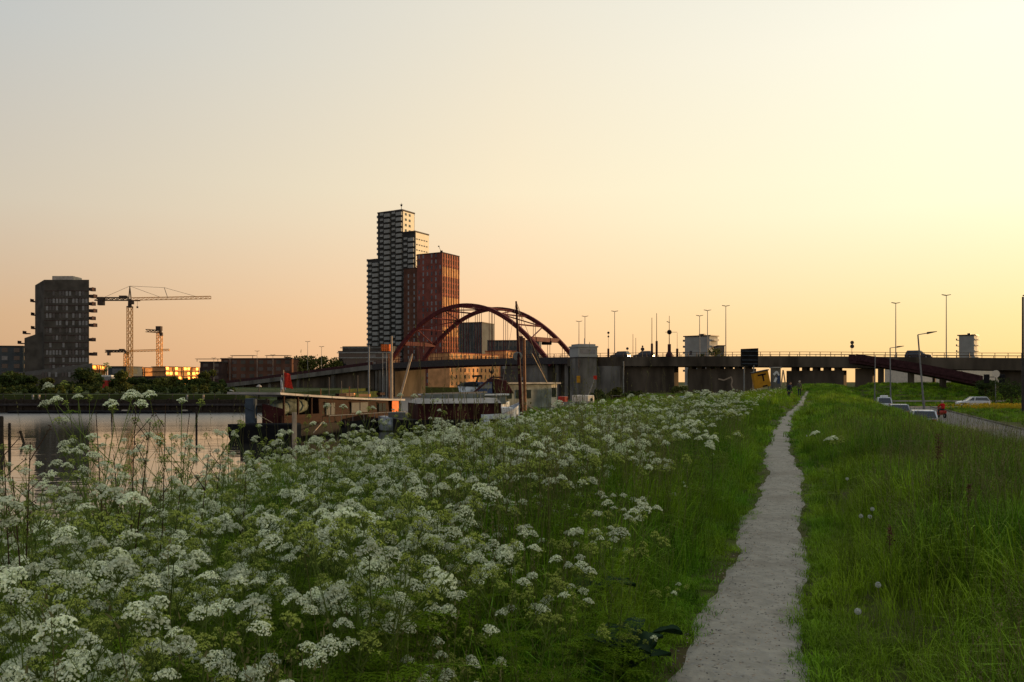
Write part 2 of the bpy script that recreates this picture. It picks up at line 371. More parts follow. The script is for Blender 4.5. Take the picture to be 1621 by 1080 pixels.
L.new(sx_.outputs[1], wr.inputs[0]); L.new(wr.outputs[0], b.inputs['Roughness'])
mb = MB(); mb.add([(-900,-30,-2.5),(120,-30,-2.5),(120,900,-2.5),(-900,900,-2.5)], [(0,1,2,3)])
mb.build('water', wm, label='calm canal water mirroring the evening sky', kind='structure')
# far bank: land behind a low quay, its corner by the bridge
FB = [(-900,111),(-33,111),(-38,240),(-60,900),(-900,900)]
mb = MB(); mb.prism(FB, -4, -.9)
mb.build('far_bank', mat('bank_grass', (.035,.05,.014), .95, .4, .3, detail=6), label='grassy far bank of the canal', kind='structure')
mb = MB(); mb.prism([(-900,114),(-37,114),(-41,239),(-60,900),(-900,900)], -1, -.15)
mb.build('far_ground', mat('far_ground_grass', (.045,.058,.016), .95, .4, .15, detail=6), label='dark green ground behind the far quay', kind='structure')
mb = MB(); mb.prism([(-70,300),(30,300),(90,900),(-70,900)], -3.4, -.3)
mb.build('distant_ground', gm, label='flat land beyond the bridge', kind='structure')
# ------------------------------------------------------------------ buildings
class Fr:   # facade frame: corner, s runs left along the front, t runs back along the right side
    def __init__(s, px, D, a, z0=-.2):
        s.c = Vector((xat(px, D), D, z0)); s.a = R(a); s.z0 = z0
        s.e1 = Vector((-math.cos(s.a), math.sin(s.a), 0)); s.e2 = Vector((math.sin(s.a), math.cos(s.a), 0))
    def p(s, a, b, z): v = s.c+s.e1*a+s.e2*b; return (v.x, v.y, z)
    def s_at(s, px): u = (px-CX)/F; return (s.c.x-u*s.c.y)/(math.cos(s.a)+u*math.sin(s.a))
    def t_at(s, px): u = (px-CX)/F; return (u*s.c.y-s.c.x)/(math.sin(s.a)-u*math.cos(s.a))
    def box(s, mb, s0, s1, t0, t1, z0, z1):
        q = [s.p(s1,t0,z0), s.p(s0,t0,z0), s.p(s0,t1,z0), s.p(s1,t1,z0)]
        return mb.hexa(q+[(x, y, z1) for x, y, _ in q])
def windows(fr, root, rects, m, name='window', depth=.06, frame=None, cap=100):
    """rects: (side, a0, a1, z0, z1); side 0 front, 1 right. First `cap` are parts, the rest one part."""
    def one(mb, r, d=depth, g=0.0):
        sd, a0, a1, z0, z1 = r
        if sd == 0: fr.box(mb, a0-g, a1+g, -d, .1, z0-g, z1+g)
        else: fr.box(mb, -d, .1, a0-g, a1+g, z0-g, z1+g)
    rects = sorted(rects, key=lambda r: -(r[2]-r[1])*(r[4]-r[3]))
    for r in rects[:cap]:
        mb = MB(); one(mb, r); w = mb.build(name, m if not isinstance(m, list) else rnd.choice(m), root)
    if rects[cap:]:
        mb = MB(); [one(mb, r) for r in rects[cap:]]; mb.build(name, m if not isinstance(m, list) else m[0], root, kind='stuff')
def simple_block(name, label, px_c, D, a, px_l, px_r, y_top, wall, z0=-.2, floors=3, win=None, roofm=None, parapet=.4, wpitch=3.2, group=None, sidewin=True, cat='building', wfill=.55, wm_=None):
    fr = Fr(px_c, D, a, z0); S = fr.s_at(px_l); T = fr.t_at(px_r) if px_r > px_c+1 and a > 0 else 14
    zt = zat(y_top, D); root = thing(name, label, cat, (fr.c.x, fr.c.y, z0), group)
    mb = MB(); fr.box(mb, 0, S, 0, T, z0, zt); mb.build('wall', wall, root)
    mb = MB(); fr.box(mb, -.25, S+.25, -.25, T+.25, zt, zt+parapet); mb.build('roof', roofm or M['dark_steel'], root)
    fh = (zt-z0)/floors; rc = []
    for k in range(floors):
        za = z0+fh*k+fh*.3; zb = z0+fh*k+fh*.82
        n = max(1, int(S/wpitch))
        for i in range(n): c = (i+.5)*S/n; rc.append((0, c-wpitch*wfill/2, c+wpitch*wfill/2, za, zb))
        if sidewin:
            n = max(1, int(T/wpitch))
            for i in range(n): c = (i+.5)*T/n; rc.append((1, c-wpitch*wfill/2, c+wpitch*wfill/2, za, zb))
    windows(fr, root, rc, wm_ or [M['glass'], M['glass'], M['pane_pale']])
    return root, fr, S, T, zt

# --- white and grey stepped tower
D = 430; A = 30
root = thing('high_rise', 'tall stepped tower with staggered grey balconies and a pale sunlit side, tallest on the skyline', 'tower block', (xat(657, D), D, -.3))
fr = Fr(657, D, A, -.3)
sB0 = fr.s_at(637); sB1 = fr.s_at(598); sA1 = fr.s_at(582); T = fr.t_at(679)
zA, zB, zC = zat(411, D+12), zat(334, D+5), zat(367, D)
mb = MB(); fr.box(mb, sB1, sA1, 0, 13, -.3, zA); fr.box(mb, sB0, sB1, 0, fr.t_at(676), -.3, zB); fr.box(mb, 0, sB0, 0.02, T, -.3, zC)
mb.build('wall', M['tower_dark'], root)
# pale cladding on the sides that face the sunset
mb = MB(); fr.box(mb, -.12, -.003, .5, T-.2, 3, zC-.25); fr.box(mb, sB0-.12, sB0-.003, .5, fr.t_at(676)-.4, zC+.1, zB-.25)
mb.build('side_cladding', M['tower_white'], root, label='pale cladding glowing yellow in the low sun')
for q in ((-.2, sB0, -.2, T, zC, zC+.6), (sB0-.2, sB1+.2, -.2, T-1.5, zB, zB+.7), (sB1+.2, sA1+.2, -.2, 13.2, zA, zA+.6)):
    mb = MB(); fr.box(mb, *q); mb.build('roof', M['dark_steel'], root)
mb = MB(); fr.box(mb, sB0+3, sB0+7.5, 3, 8, zB+.7, zB+1.6); mb.build('roof_house', M['dark_steel'], root)
mb = MB(); q = fr.p(sB0+2.2, 2, 0); mb.tube((q[0], q[1], zB+.7), (q[0], q[1], zB+4.6), .16, .08); mb.ball((q[0], q[1], zB+3.3), .55)
mb.bar((q[0]-.9, q[1], zB+3.9), (q[0]+.9, q[1], zB+3.9), .12, .12)
mb.build('roof_mast', M['black'], root)
pitch = 2.86; pan = []; wn = []; z = 4.0; row = 0
colw = sA1/8.0
while z < zB:
    for c in range(8):
        s0 = c*colw; top = zC if s0 < sB0-1 else (zB if s0 < sB1-1 else zA)
        if z+2.2 > top: continue
        wide = (c % 2 == 0)
        a, b = (s0+.35, s0+colw*1.0) if wide else (s0+colw*.26, s0+colw*.80)
        dz = 0.0 if wide else 1.15
        pan.append((a, b, z+dz, z+dz+(1.75 if wide else 1.2), 1.0 if wide else .45))
        wn.append((0, s0+.2, s0+colw-.2, z+1.9, z+2.5))
    z += pitch; row += 1
pan.sort(key=lambda r: -r[4]*(r[3]-r[2]))
for r in pan[:100]:
    mb = MB(); fr.box(mb, r[0], r[1], -r[4], 0, r[2], r[3]); mb.build('balcony', M['tower_panel'], root)
mb = MB(); [fr.box(mb, r[0], r[1], -r[4], 0, r[2], r[3]) for r in pan[100:]]; mb.build('balcony', M['tower_panel'], root, kind='stuff')
rc = []
z = 4.0; top = zC
while z < zC-3:
    for i in range(5):
        if T > 3: t0 = .9+i*(T-1.6)/5; rc.append((1, t0, t0+(T-1.6)/5*.6, z+.9, z+1.5))
    z += pitch
z = zC+1.6
frb = fr; mbw = []
for k in range(4):
    for i in range(2): mbw.append((2.0+i*3.4, 3.6+i*3.4, zC+1.2+k*pitch, zC+2.5+k*pitch))
for a, b, z0, z1 in mbw:
    mb = MB(); fr.box(mb, sB0-.18, sB0-.1, a, b, z0, z1); mb.build('window', M['glass'], root)
mb = MB()
for sd, a, b, z0, z1 in rc: fr.box(mb, -.18, -.1, a, b, z0, z1)
mb.build('window', M['grey_clad'], root, kind='stuff')
z = 4.0   # balconies sticking out beyond the left edge
mb = MB()
while z < zB-2:
    s = sB1 if z > zA else sA1
    fr.box(mb, s, s+.9, .2, 2.4, z+.2, z+1.5); z += pitch
mb.build('side_balcony', M['tower_panel'], root, kind='stuff')

# --- red brick tower in front of it
D = 410; A = 30; fr = Fr(700, D, A, -.3)
root = thing('brick_tower', 'red brick tower with its right side lit orange, behind the left foot of the arch', 'tower block', (fr.c.x, fr.c.y, -.3))
S1 = fr.s_at(660); S2 = fr.s_at(637.5); T = fr.t_at(727); zR = zat(400.5, D); zL = zat(426, D+12)
mb = MB(); fr.box(mb, 0, S1, 0, T, -.3, zR); mb.build('wall', M['brick_red'], root)
mb = MB(); fr.box(mb, S1, S2, .8, T-2, -.3, zL); mb.build('side_wing', M['brick_brown'], root, label='lower brown brick wing')
mb = MB(); fr.box(mb, -.15, S1+.15, -.15, T+.15, zR, zR+.5); fr.box(mb, S1+.15, S2+.15, .65, T-1.9, zL, zL+.4); mb.build('roof', M['brick_dark'], root)
mb = MB(); q = fr.p(-.2+1.5, 1.2, 0); mb.tube((q[0],q[1],zR+.5), (q[0]-1.2,q[1],zR+3.4), .12, .1); mb.box(q[0]-1.7,q[0]-1.0,q[1]-.3,q[1]+.3,zR+3.3,zR+3.8); mb.box(q[0]-.6,q[0]+.6,q[1]-.5,q[1]+.5,zR+.5,zR+1.4)
mb.build('roof_crane', M['dark_steel'], root)
rc = []; fl = 3.0; nf = int((zR)/fl); cw = S1/6
for k in range(nf):
    z = 1.2+k*fl
    for i in range(6):
        if i in (1, 2, 4) or (k//2+i) % 3 == 0: rc.append((0, i*cw+cw*.3, i*cw+cw*.62, z, z+1.9))
windows(fr, root, rc, [M['pane_pale'], M['pane_pale'], M['glass']])
mb = MB(); mb2 = MB(); nb = 7; tw = T/nb
for k in range(nf):
    z = 1.2+k*fl
    for i in range(nb):
        fr.box(mb, -.06, .1, i*tw+tw*.30, i*tw+tw*.70, z, z+2.1)
mb.build('window', M['brick_dark'], root, kind='stuff')
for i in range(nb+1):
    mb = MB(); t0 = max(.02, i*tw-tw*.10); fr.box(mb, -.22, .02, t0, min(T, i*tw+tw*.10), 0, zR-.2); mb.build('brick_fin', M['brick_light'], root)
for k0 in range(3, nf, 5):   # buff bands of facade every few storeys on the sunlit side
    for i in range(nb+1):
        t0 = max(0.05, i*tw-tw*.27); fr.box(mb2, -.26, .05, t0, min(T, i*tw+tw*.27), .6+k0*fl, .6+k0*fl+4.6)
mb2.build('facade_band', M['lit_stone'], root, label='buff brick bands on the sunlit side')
mb = MB(); n = 5; w = (S2-S1)/n; rr = []
for k in range(int(zL/fl)):
    for i in (1, 3): rr.append((S1+w*i+.1, S1+w*i+.1+w*.45, 1.2+k*fl, 3.0+k*fl))
for a, b, z0, z1 in rr: fr.box(mb, a, b, .74, .9, z0, z1)
mb.build('window', M['pane_pale'], root, kind='stuff')

# --- blocks behind the arch
r_, fr, S, T, zt = simple_block('office_block', 'dark box-shaped block with vertical pale ribs seen through the arch', 763, 400, 22, 727.5, 782, 511, M['grey_clad'], -.3, 9, wpitch=2.2, sidewin=False, wm_=[M['glass']])
mb = MB()
for i in range(9): fr.box(mb, i*S/8-.18, i*S/8+.18, -.3, -.06, -.3, zt)
mb.build('facade_rib', M['concrete'], r_)
r_, fr, S, T, zt = simple_block('office_block', 'long lower dark block with vertical ribs right of the box-shaped one', 853, 385, 8, 772, 857, 539.5, M['grey_clad'], -.3, 6, wpitch=2.4, sidewin=False, wm_=[M['glass']])
mb = MB()
for i in range(15): fr.box(mb, i*S/14-.16, i*S/14+.16, -.3, -.06, -.3, zt)
mb.build('facade_rib', M['concrete'], r_)
mb = MB(); fr.box(mb, 8, 10, 3, 5, zt+.4, zt+2.4); mb.build('roof_box', M['dark_steel'], r_)
# buff sunlit building under and above the deck: its long side faces the sunset
fr = Fr(716, 330, 72, -.3)
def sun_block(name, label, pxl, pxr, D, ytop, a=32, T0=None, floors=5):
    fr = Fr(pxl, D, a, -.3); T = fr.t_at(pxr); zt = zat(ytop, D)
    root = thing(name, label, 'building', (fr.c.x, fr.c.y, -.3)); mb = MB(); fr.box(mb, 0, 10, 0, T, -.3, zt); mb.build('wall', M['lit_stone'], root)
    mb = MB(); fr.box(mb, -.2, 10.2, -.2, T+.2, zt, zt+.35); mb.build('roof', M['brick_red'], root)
    rc = []; fh = (zt+.3)/floors; n = max(3, int(T/2.6))
    for k in range(floors):
        for i in range(n): c = (i+.5)*T/n; rc.append((1, c-.42, c+.42, -.3+fh*k+.7, -.3+fh*k+fh*.82))
    windows(fr, root, rc, [M['brick_dark'], M['glass']])
    return root, fr, T, zt
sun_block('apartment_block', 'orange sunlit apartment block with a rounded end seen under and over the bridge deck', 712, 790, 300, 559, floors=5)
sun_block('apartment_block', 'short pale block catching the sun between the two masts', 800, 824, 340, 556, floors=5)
simple_block('apartment_block', 'dim brown block behind the right foot of the near arch rib', 846, 300, 10, 792, 850, 578, M['slate'], -.3, 4, wpitch=2.6)

# --- left side: dark residential tower
D = 330; root = thing('apartment_tower', 'dark grey apartment tower with jutting balconies at the far left of the skyline', 'tower block', (xat(100, D), D, -.2))
def X_(px, d=D): return xat(px, d)
zt = zat(443, D); z1 = zat(448, D)
poly = [(X_(70), D), (X_(141), D), (X_(139, D+16), D+16), (X_(62, D+16), D+16), (X_(55.5, D+8), D+8)]
mb = MB(); mb.prism(poly, -.2, [zt, zt, zt, z1, z1]); mb.build('wall', M['slate'], root)
mb = MB(); mb.box(X_(76), X_(109), D+3, D+10, zt, zat(435.5, D)); mb.build('roof_house', M['pale'], root)
mb = MB(); wz = zat(527, D); mb.prism([(X_(34), D+2), (X_(69), D+2), (X_(58), D+16), (X_(34), D+16)], -.2, [wz-2, wz+1, wz+1, wz-2]); mb.build('side_wing', M['slate'], root)
mb = MB(); mb.prism([(X_(30), D-3), (X_(150), D-3), (X_(146), D-.01), (X_(30), D-.01)], -.2, [zat(596,D), zat(588,D), zat(575,D), zat(590,D)]); mb.build('podium', M['slate'], root)
fh = (zat(455, D)-zat(600, D))/12.4
for k in range(12):
    zc = zat(600, D)+fh*k; n = 13
    lit = rnd.random()
    for i in range(n):
        if rnd.random() < .30: continue
        a = X_(73+i*5.2); mb = MB(); mb.box(a, a+.85, D-.06-(3 if k < 1 else 0), D+.02-(3 if k < 1 else 0), zc+.8, zc+2.7)
        mb.build('window', M['pane_pale'] if (rnd.random() < .5 or k in (2,)) else M['glass'], root)
    mb = MB(); mb.box(X_(70), X_(141), D-.12, D-.05, zc+fh-.35, zc+fh-.1); mb.build('floor_band', M['brick_dark'], root)
for i, y in enumerate((458, 469, 481, 492, 504, 515, 538, 561)):
    z = zat(y, D); w = 1.1 if i % 2 == 0 else 1.7; mb = MB(); x0 = X_(140.5)-.5
    mb.box(x0, x0+w+.5, D+.5, D+3.5, z-.5, z-.2); mb.box(x0+w+.35, x0+w+.5, D+.5, D+3.5, z-.2, z+.9); mb.box(x0, x0+w+.35, D+.5, D+.6, z-.2, z+.7)
    mb.build('balcony', M['brick_dark'], root)
for i, (y, p) in enumerate(((473, 55), (495, 56), (517, 56), (525, 43), (541, 35))):
    z = zat(y, D); mb = MB(); x0 = X_(p, D+8); mb.box(x0-1.9, x0, D+8, D+10.5, z-.5, z-.1); mb.box(x0-1.9, x0-1.75, D+8, D+10.5, z-.1, z+.8); mb.build('balcony', M['brick_dark'], root)
simple_block('apartment_block', 'low grey block at the left edge of the photo beside the dark tower', 36, 345, -12, -60, 60, 549, M['grey_clad'], -.2, 5, wpitch=4)
# --- construction site and low blocks behind the cranes
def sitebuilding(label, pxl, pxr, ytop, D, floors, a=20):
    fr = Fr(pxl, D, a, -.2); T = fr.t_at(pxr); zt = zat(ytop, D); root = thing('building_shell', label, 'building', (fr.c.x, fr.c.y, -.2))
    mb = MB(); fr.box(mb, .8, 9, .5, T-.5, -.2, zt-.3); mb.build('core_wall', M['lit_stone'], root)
    nq = max(3, int(T/3.2))
    for q in range(nq):
        for fl_ in range(floors):
            if rnd.random() < .45: mb = MB(); fh_ = (zt+.2)/floors; fr.box(mb, .7, .79, T*(q+.12)/nq, T*(q+.88)/nq, fl_*fh_+.6, fl_*fh_+fh_-.6); mb.build('glazing', M['mirror_glass'], root)
    fh = (zt+.2)/floors; 
    for k in range(1, floors+1):
        mb = MB(); fr.box(mb, -.3, 9.5, 0, T, k*fh-.45, k*fh-.2); mb.build('floor_slab', M['brick_brown'], root)
    n = max(2, int(T/6))
    for i in range(n+1):
        mb = MB(); fr.box(mb, 0, .4, i*(T-.5)/n, i*(T-.5)/n+.4, -.2, zt-.45); mb.build('column', M['concrete_dark'], root)
    return root
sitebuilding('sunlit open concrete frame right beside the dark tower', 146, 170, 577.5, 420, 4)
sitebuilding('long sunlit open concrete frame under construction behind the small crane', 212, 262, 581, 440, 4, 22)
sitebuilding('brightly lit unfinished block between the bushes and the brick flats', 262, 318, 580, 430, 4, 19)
simple_block('warehouse', 'plain dark blue-grey shed left of the crane mast', 200, 400, 6, 171, 200, 581, M['grey_clad'], -.2, 2, wpitch=9)
simple_block('warehouse', 'small dark shed right of the crane foot, half hidden by bushes', 246, 360, 6, 212, 246, 597, M['slate'], -.2, 1, wpitch=6)
# --- brick flats left of the ramp
for px_l, px_r, yt, D, nm, lb, wl in ((317, 351, 574, 318, 'brick_flats', 'lowest brick block of flats, left end of the row behind the ramp', 'brick_dark'),
        (350, 462, 568.5, 322, 'brick_flats', 'long brick block of flats with thin canopies on its roof', 'brick_brown')):
    r_, fr, S, T, zt = simple_block(nm, lb, px_r, D, 3, px_l, px_r, yt, M[wl], -.2, 4, wpitch=3.4, sidewin=False, wm_=[M['glass'], M['slate'], M['glass']])
    for i in range(max(1, int(S/14))):
        mb = MB(); a = 2+i*14; fr.box(mb, a, a+9.5, 2, 6, zt+1.4, zt+1.55)
        for q in (a+.5, a+8.8): fr.box(mb, q, q+.15, 2.4, 2.6, zt+.4, zt+1.4)
        mb.build('roof_canopy', M['dark_steel'], r_)
D = 345; r_, fr, S, T, zt = simple_block('terraced_block', 'dark stepped block with pale floor bands beside the white tower', 622, D, 4, 536, 622, 557, M['glass'], -.2, 4, sidewin=False, wpitch=5)
mb = MB(); fr.box(mb, 0, fr.s_at(541), 1, 10, zt+.4, zat(548, D)); mb.build('top_storey', M['slate'], r_)
for i, y in enumerate((550, 558, 566)):
    mb = MB(); fr.box(mb, -.4, (fr.s_at(540) if i == 0 else S)+.4, -1.2+(1.2 if i == 0 else 0), 0, zat(y+1.2, D), zat(y, D)); mb.build('floor_band', M['tower_panel'], r_)
# --- blocks right, behind the viaduct
def balcony_block(label, pxl, pxc, pxr, ytop, D, n, a=40, wall='slate'):
    fr = Fr(pxc, D, a, 0); S = fr.s_at(pxl); T = fr.t_at(pxr); zt = zat(ytop, D)
    root = thing('apartment_block', label, 'building', (fr.c.x, fr.c.y, 0)); mb = MB(); fr.box(mb, 0, S, 0, T, 0, zt); mb.build('wall', M[wall], root)
    mb = MB(); fr.box(mb, -.8, S+.8, -.3, T+.3, zt, zt+.5); fr.box(mb, S*.3, S*.5, 2, 4, zt+.5, zt+1.3); mb.build('roof', M['dark_steel'], root)
    fh = 3.0; k = 0; z = zt-1.2
    while z > 6 and k < n:
        for q, (s0, s1, t0, t1) in enumerate(((S, S+1.6, 1, 5), (-1.6, 0, T*.2, T*.8))):
            mb = MB(); fr.box(mb, s0, s1, t0, t1, z-1.1, z-.9); fr.box(mb, s0+(1.5 if q == 0 else 0), s1-(0 if q == 0 else 1.5), t0, t1, z-.9, z-.1); mb.build('balcony', M['pale'] if q else M['tower_panel'], root)
        z -= fh; k += 1
    return root, fr, S, T, zt
r_, fr, S, T, zt = balcony_block('pale grey block with balconies on both sides rising behind the bridge lamps', 1084, 1123, 1136, 532, 400, 9, wall='light_clad')
mb = MB(); fr.box(mb, S*.70, S*.80, -.05, 0.05, zt-9, zt-7); mb.build('window', M['glass'], r_)
balcony_block('distant grey block with a column of balconies on its right, near the right edge', 1518, 1542, 1547, 531, 420, 9, wall='light_clad')
simple_block('low_building', 'small pale building beside the grey balcony block behind the railing', 1147, 380, 5, 1137, 1147, 548, M['concrete'], 0, 5)
r_, fr, S, T, zt = simple_block('warehouse', 'long beige wall seen under the viaduct at the right', 1585, 230, -6, 1445, 1585, 582, M['cream'], .2, 1, sidewin=False, wpitch=30, wfill=.1)
# unseen brick terrace added off to the right: it keeps the evening sun off the near dike
root = thing('added_shade_terrace', 'unseen long brick terrace added across the road to shade the near dike', 'building', (66, 20, -2))
mb = MB(); mb.hexa([(49,-50,-2),(58,-52,-2),(96,92,-2),(84,90,-2),(49,-50,7.5),(58,-52,7.5),(96,92,7.5),(84,90,7.5)]); mb.build('wall', M['brick_brown'], root)
mb = MB(); mb.add([(48.6,-50.5,7.5),(58.4,-52.5,7.5),(96.6,92.5,7.5),(83.6,90.5,7.5),(53.5,-51.5,10.5),(90,91.5,10.5)], [(0,1,4),(1,2,5,4),(2,3,5),(3,0,4,5),(3,2,1,0)]); mb.build('roof', M['brick_dark'], root)
for i in range(22):
    t = (i+.5)/22; x = 49+35*t; y = -50+140*t
    for z in (-.9, 2, 4.9):
        mb = MB(); mb.hexa([(x-.08,y-.8,z),(x+.2,y-.9,z),(x+.8,y+.8,z),(x+.45,y+.9,z),(x-.08,y-.8,z+1.6),(x+.2,y-.9,z+1.6),(x+.8,y+.8,z+1.6),(x+.45,y+.9,z+1.6)]); mb.build('window', M['glass'], root)

# ------------------------------------------------------------------ cranes
def lattice(mb, a, b, w, n, r=.07, updir=Vector((0,1,0))):
    a, b = Vector(a), Vector(b); d = (b-a).normalized(); u = d.cross(updir).normalized()*(w/2); v = d.cross(u).normalized()*(w/2)
    cs = [u+v, u-v, -u-v, -u+v]
    for c in cs: mb.bar(a+c, b+c, r*2, r*2)
    for i in range(n):
        p0, p1 = a+(b-a)*(i/n), a+(b-a)*((i+1)/n)
        for k in range(4):
            mb.bar(p0+cs[k], p1+cs[(k+1) % 4], r*1.3, r*1.3); mb.bar(p1+cs[k], p1+cs[(k+1)%4], r*1.3, r*1.3)
def crane(label, px, D, ymast, yjib, yapex, pxl, pxr, group, w=1.9, end_on=False, counter=2.6, jibw=1.2):
    x = xat(px, D); root = thing('tower_crane', label, 'crane', (x, D, -.2), group)
    zj = zat(yjib, D); zm = zat(ymast, D); za = zat(yapex, D); r = .13*D/380
    mb = MB(); lattice(mb, (x, D, -.2), (x, D, zm), w, int((zm+.2)/3.0), r); mb.build('mast', M['crane_yellow'], root)
    mb = MB(); mb.box(x-1.1, x+1.1, D-1.1, D+1.1, zm, zm+.6); mb.tube((x, D, zm+.6), (x, D, zj), .9, .8, 8); mb.build('slewing_ring', M['crane_dark'], root)
    mb = MB(); mb.box(x+.9, x+2.5, D-2.4, D-.9, zj-2.6, zj-.7); mb.build('cab', M['crane_dark'], root, bevel=.1)
    xl, xr_ = xat(pxl, D), xat(pxr, D)
    if za > zj+1:
        mb = MB(); mb.path([(x-.5, D, zj), (x, D, za)], [.28, .2]); mb.path([(x+.6, D, zj), (x, D, za)], [.28, .2]); mb.build('apex', M['crane_dark'], root)
    dy = .0 if not end_on else 28
    mb = MB()
    if end_on:
        lattice(mb, (x, D+1, zj), (x*(D+34)/D+.6, D+34, zj+1.2), jibw, 12, r); mb.build('jib', M['crane_dark'], root)
        mb = MB(); lattice(mb, (xl, D-9, zj), (x, D, zj), 1.4, 4, r*1.2); mb.build('counter_jib', M['crane_dark'], root)
        mb = MB(); mb.box(xat(251,D), xat(259,D), D-4, D-1.5, zj+.3, zj+2.9); mb.build('counterweight', M['crane_dark'], root)
    else:
        lattice(mb, (x+.8, D, zj), (xr_, D+2, zj+.9), jibw, int((xr_-x)/2.2), r*.72, Vector((0,0,1))); mb.build('jib', M['crane_yellow'], root)
        mb = MB(); lattice(mb, (xl, D-1, zj-.1), (x-.8, D, zj), 1.3, 6, r*1.5, Vector((0,0,1))); mb.build('counter_jib', M['crane_dark'], root)
        mb = MB(); mb.box(xl+1.6, xl+1.6+counter, D-2, D, zj-3.0, zj+.8); mb.build('counterweight', M['crane_dark'], root)
        mb = MB(); mb.box(x-4.5, x-1.2, D-1.2, D+.6, zj+.2, zj+1.5); mb.build('winch_house', M['crane_dark'], root)
        if za > zj+1:
            mb = MB(); rr = r*.55
            xm = x+(xr_-x)*.45; zq = za-.6
            mb.tube((x, D, za), (xl+3.5, D-.8, zj+.4), rr, n=4); mb.tube((x, D, za), (xm-1, D+1, zq), rr, n=4); mb.tube((xm-1, D+1, zq), (xr_-6.5, D+2, zj+1.3), rr, n=4)
            mb.tube((x, D, za), (x+(xr_-x)*.37, D+1, zj+1), rr, n=4); mb.tube((xm-1, D+1, zq), (xm+.6, D+1, zj+.6), r, n=4)
            mb.build('stay_cable', M['crane_dark'], root)
            mb = MB(); xt = x+3.2; mb.box(xt-1, xt+1.4, D-.6, D+.6, zj-1.0, zj-.6); mb.tube((xt+.3, D, zj-1), (xt+.3, D, zj-3.4), .06, n=4); mb.box(xt, xt+.6, D-.3, D+.3, zj-4.2, zj-3.4); mb.build('trolley', M['crane_dark'], root)
    return root
crane('tall yellow tower crane with a long jib pointing right', 205.5, 380, 487, 473.5, 453, 152, 331, 'tower cranes over the building site')
crane('shorter tower crane seen end on, its jib pointing away, right of the tall one', 252.5, 480, 527, 525, 527, 243, 262, 'tower cranes over the building site', w=2.4, end_on=True, jibw=1.2)
crane('faint distant tower crane whose low jib passes behind the tall crane mast', 200, 560, 560, 556, 556, 168, 266, 'tower cranes over the building site', w=2.4, jibw=1.2, counter=1.6)

# ------------------------------------------------------------------ bridge
O = Vector((24,190,0)); E = Vector((-.809,.588,0)); NN = Vector((.588,.809,0)); WD = 14.0
LK = [-260,-150,-80,-40,-4,13,44,77,104,135,160,175]; ZK = [3.2,4.5,5.5,6.65,7.15,7.35,7.4,6.7,4.5,2.0,.3,-.1]
_l = np.linspace(-260, 175, 2176); _z = np.interp(_l, LK, ZK); _z = np.convolve(np.pad(_z, 50, mode='edge'), np.ones(101)/101, mode='valid')
def dz(l): return float(np.interp(l, _l, _z))
def B(l, w, z): p = O+E*l+NN*w; return (p.x, p.y, z)
def L_at(px): u = (px-CX)/F; return (u*O.y-O.x)/(E.x-u*E.y)
def strip(mb, l0, l1, w0, w1, za, zb, step=3.0):
    """box swept along the bridge, za/zb offsets from the road level"""
    n = max(1, int(math.ceil(abs(l1-l0)/step)))
    for i in range(n):
        a = l0+(l1-l0)*i/n; b_ = l0+(l1-l0)*(i+1)/n
        mb.hexa([B(b_,w0,dz(b_)+za),B(a,w0,dz(a)+za),B(a,w1,dz(a)+za),B(b_,w1,dz(b_)+za),B(b_,w0,dz(b_)+zb),B(a,w0,dz(a)+zb),B(a,w1,dz(a)+zb),B(b_,w1,dz(b_)+zb)])
    return mb
def railing(root, l0, l1, w, m, name='railing', step=1.9, h=1.15, dense=0):
    mb = strip(MB(), l0, l1, w-.05, w+.05, h-.09, h); strip(mb, l0, l1, w-.03, w+.03, h*.5-.03, h*.5+.03)
    l = l0
    while l < l1: mb.tube(B(l,w,dz(l)-.05), B(l,w,dz(l)+h-.02), .07, n=4); l += step
    if dense:
        l = l0
        while l < l1: mb.tube(B(l,w,dz(l)+.05), B(l,w,dz(l)+h-.05), .03, n=3); l += dense
    return mb.build(name, m, root)
L0, L1 = 13.0, 79.0
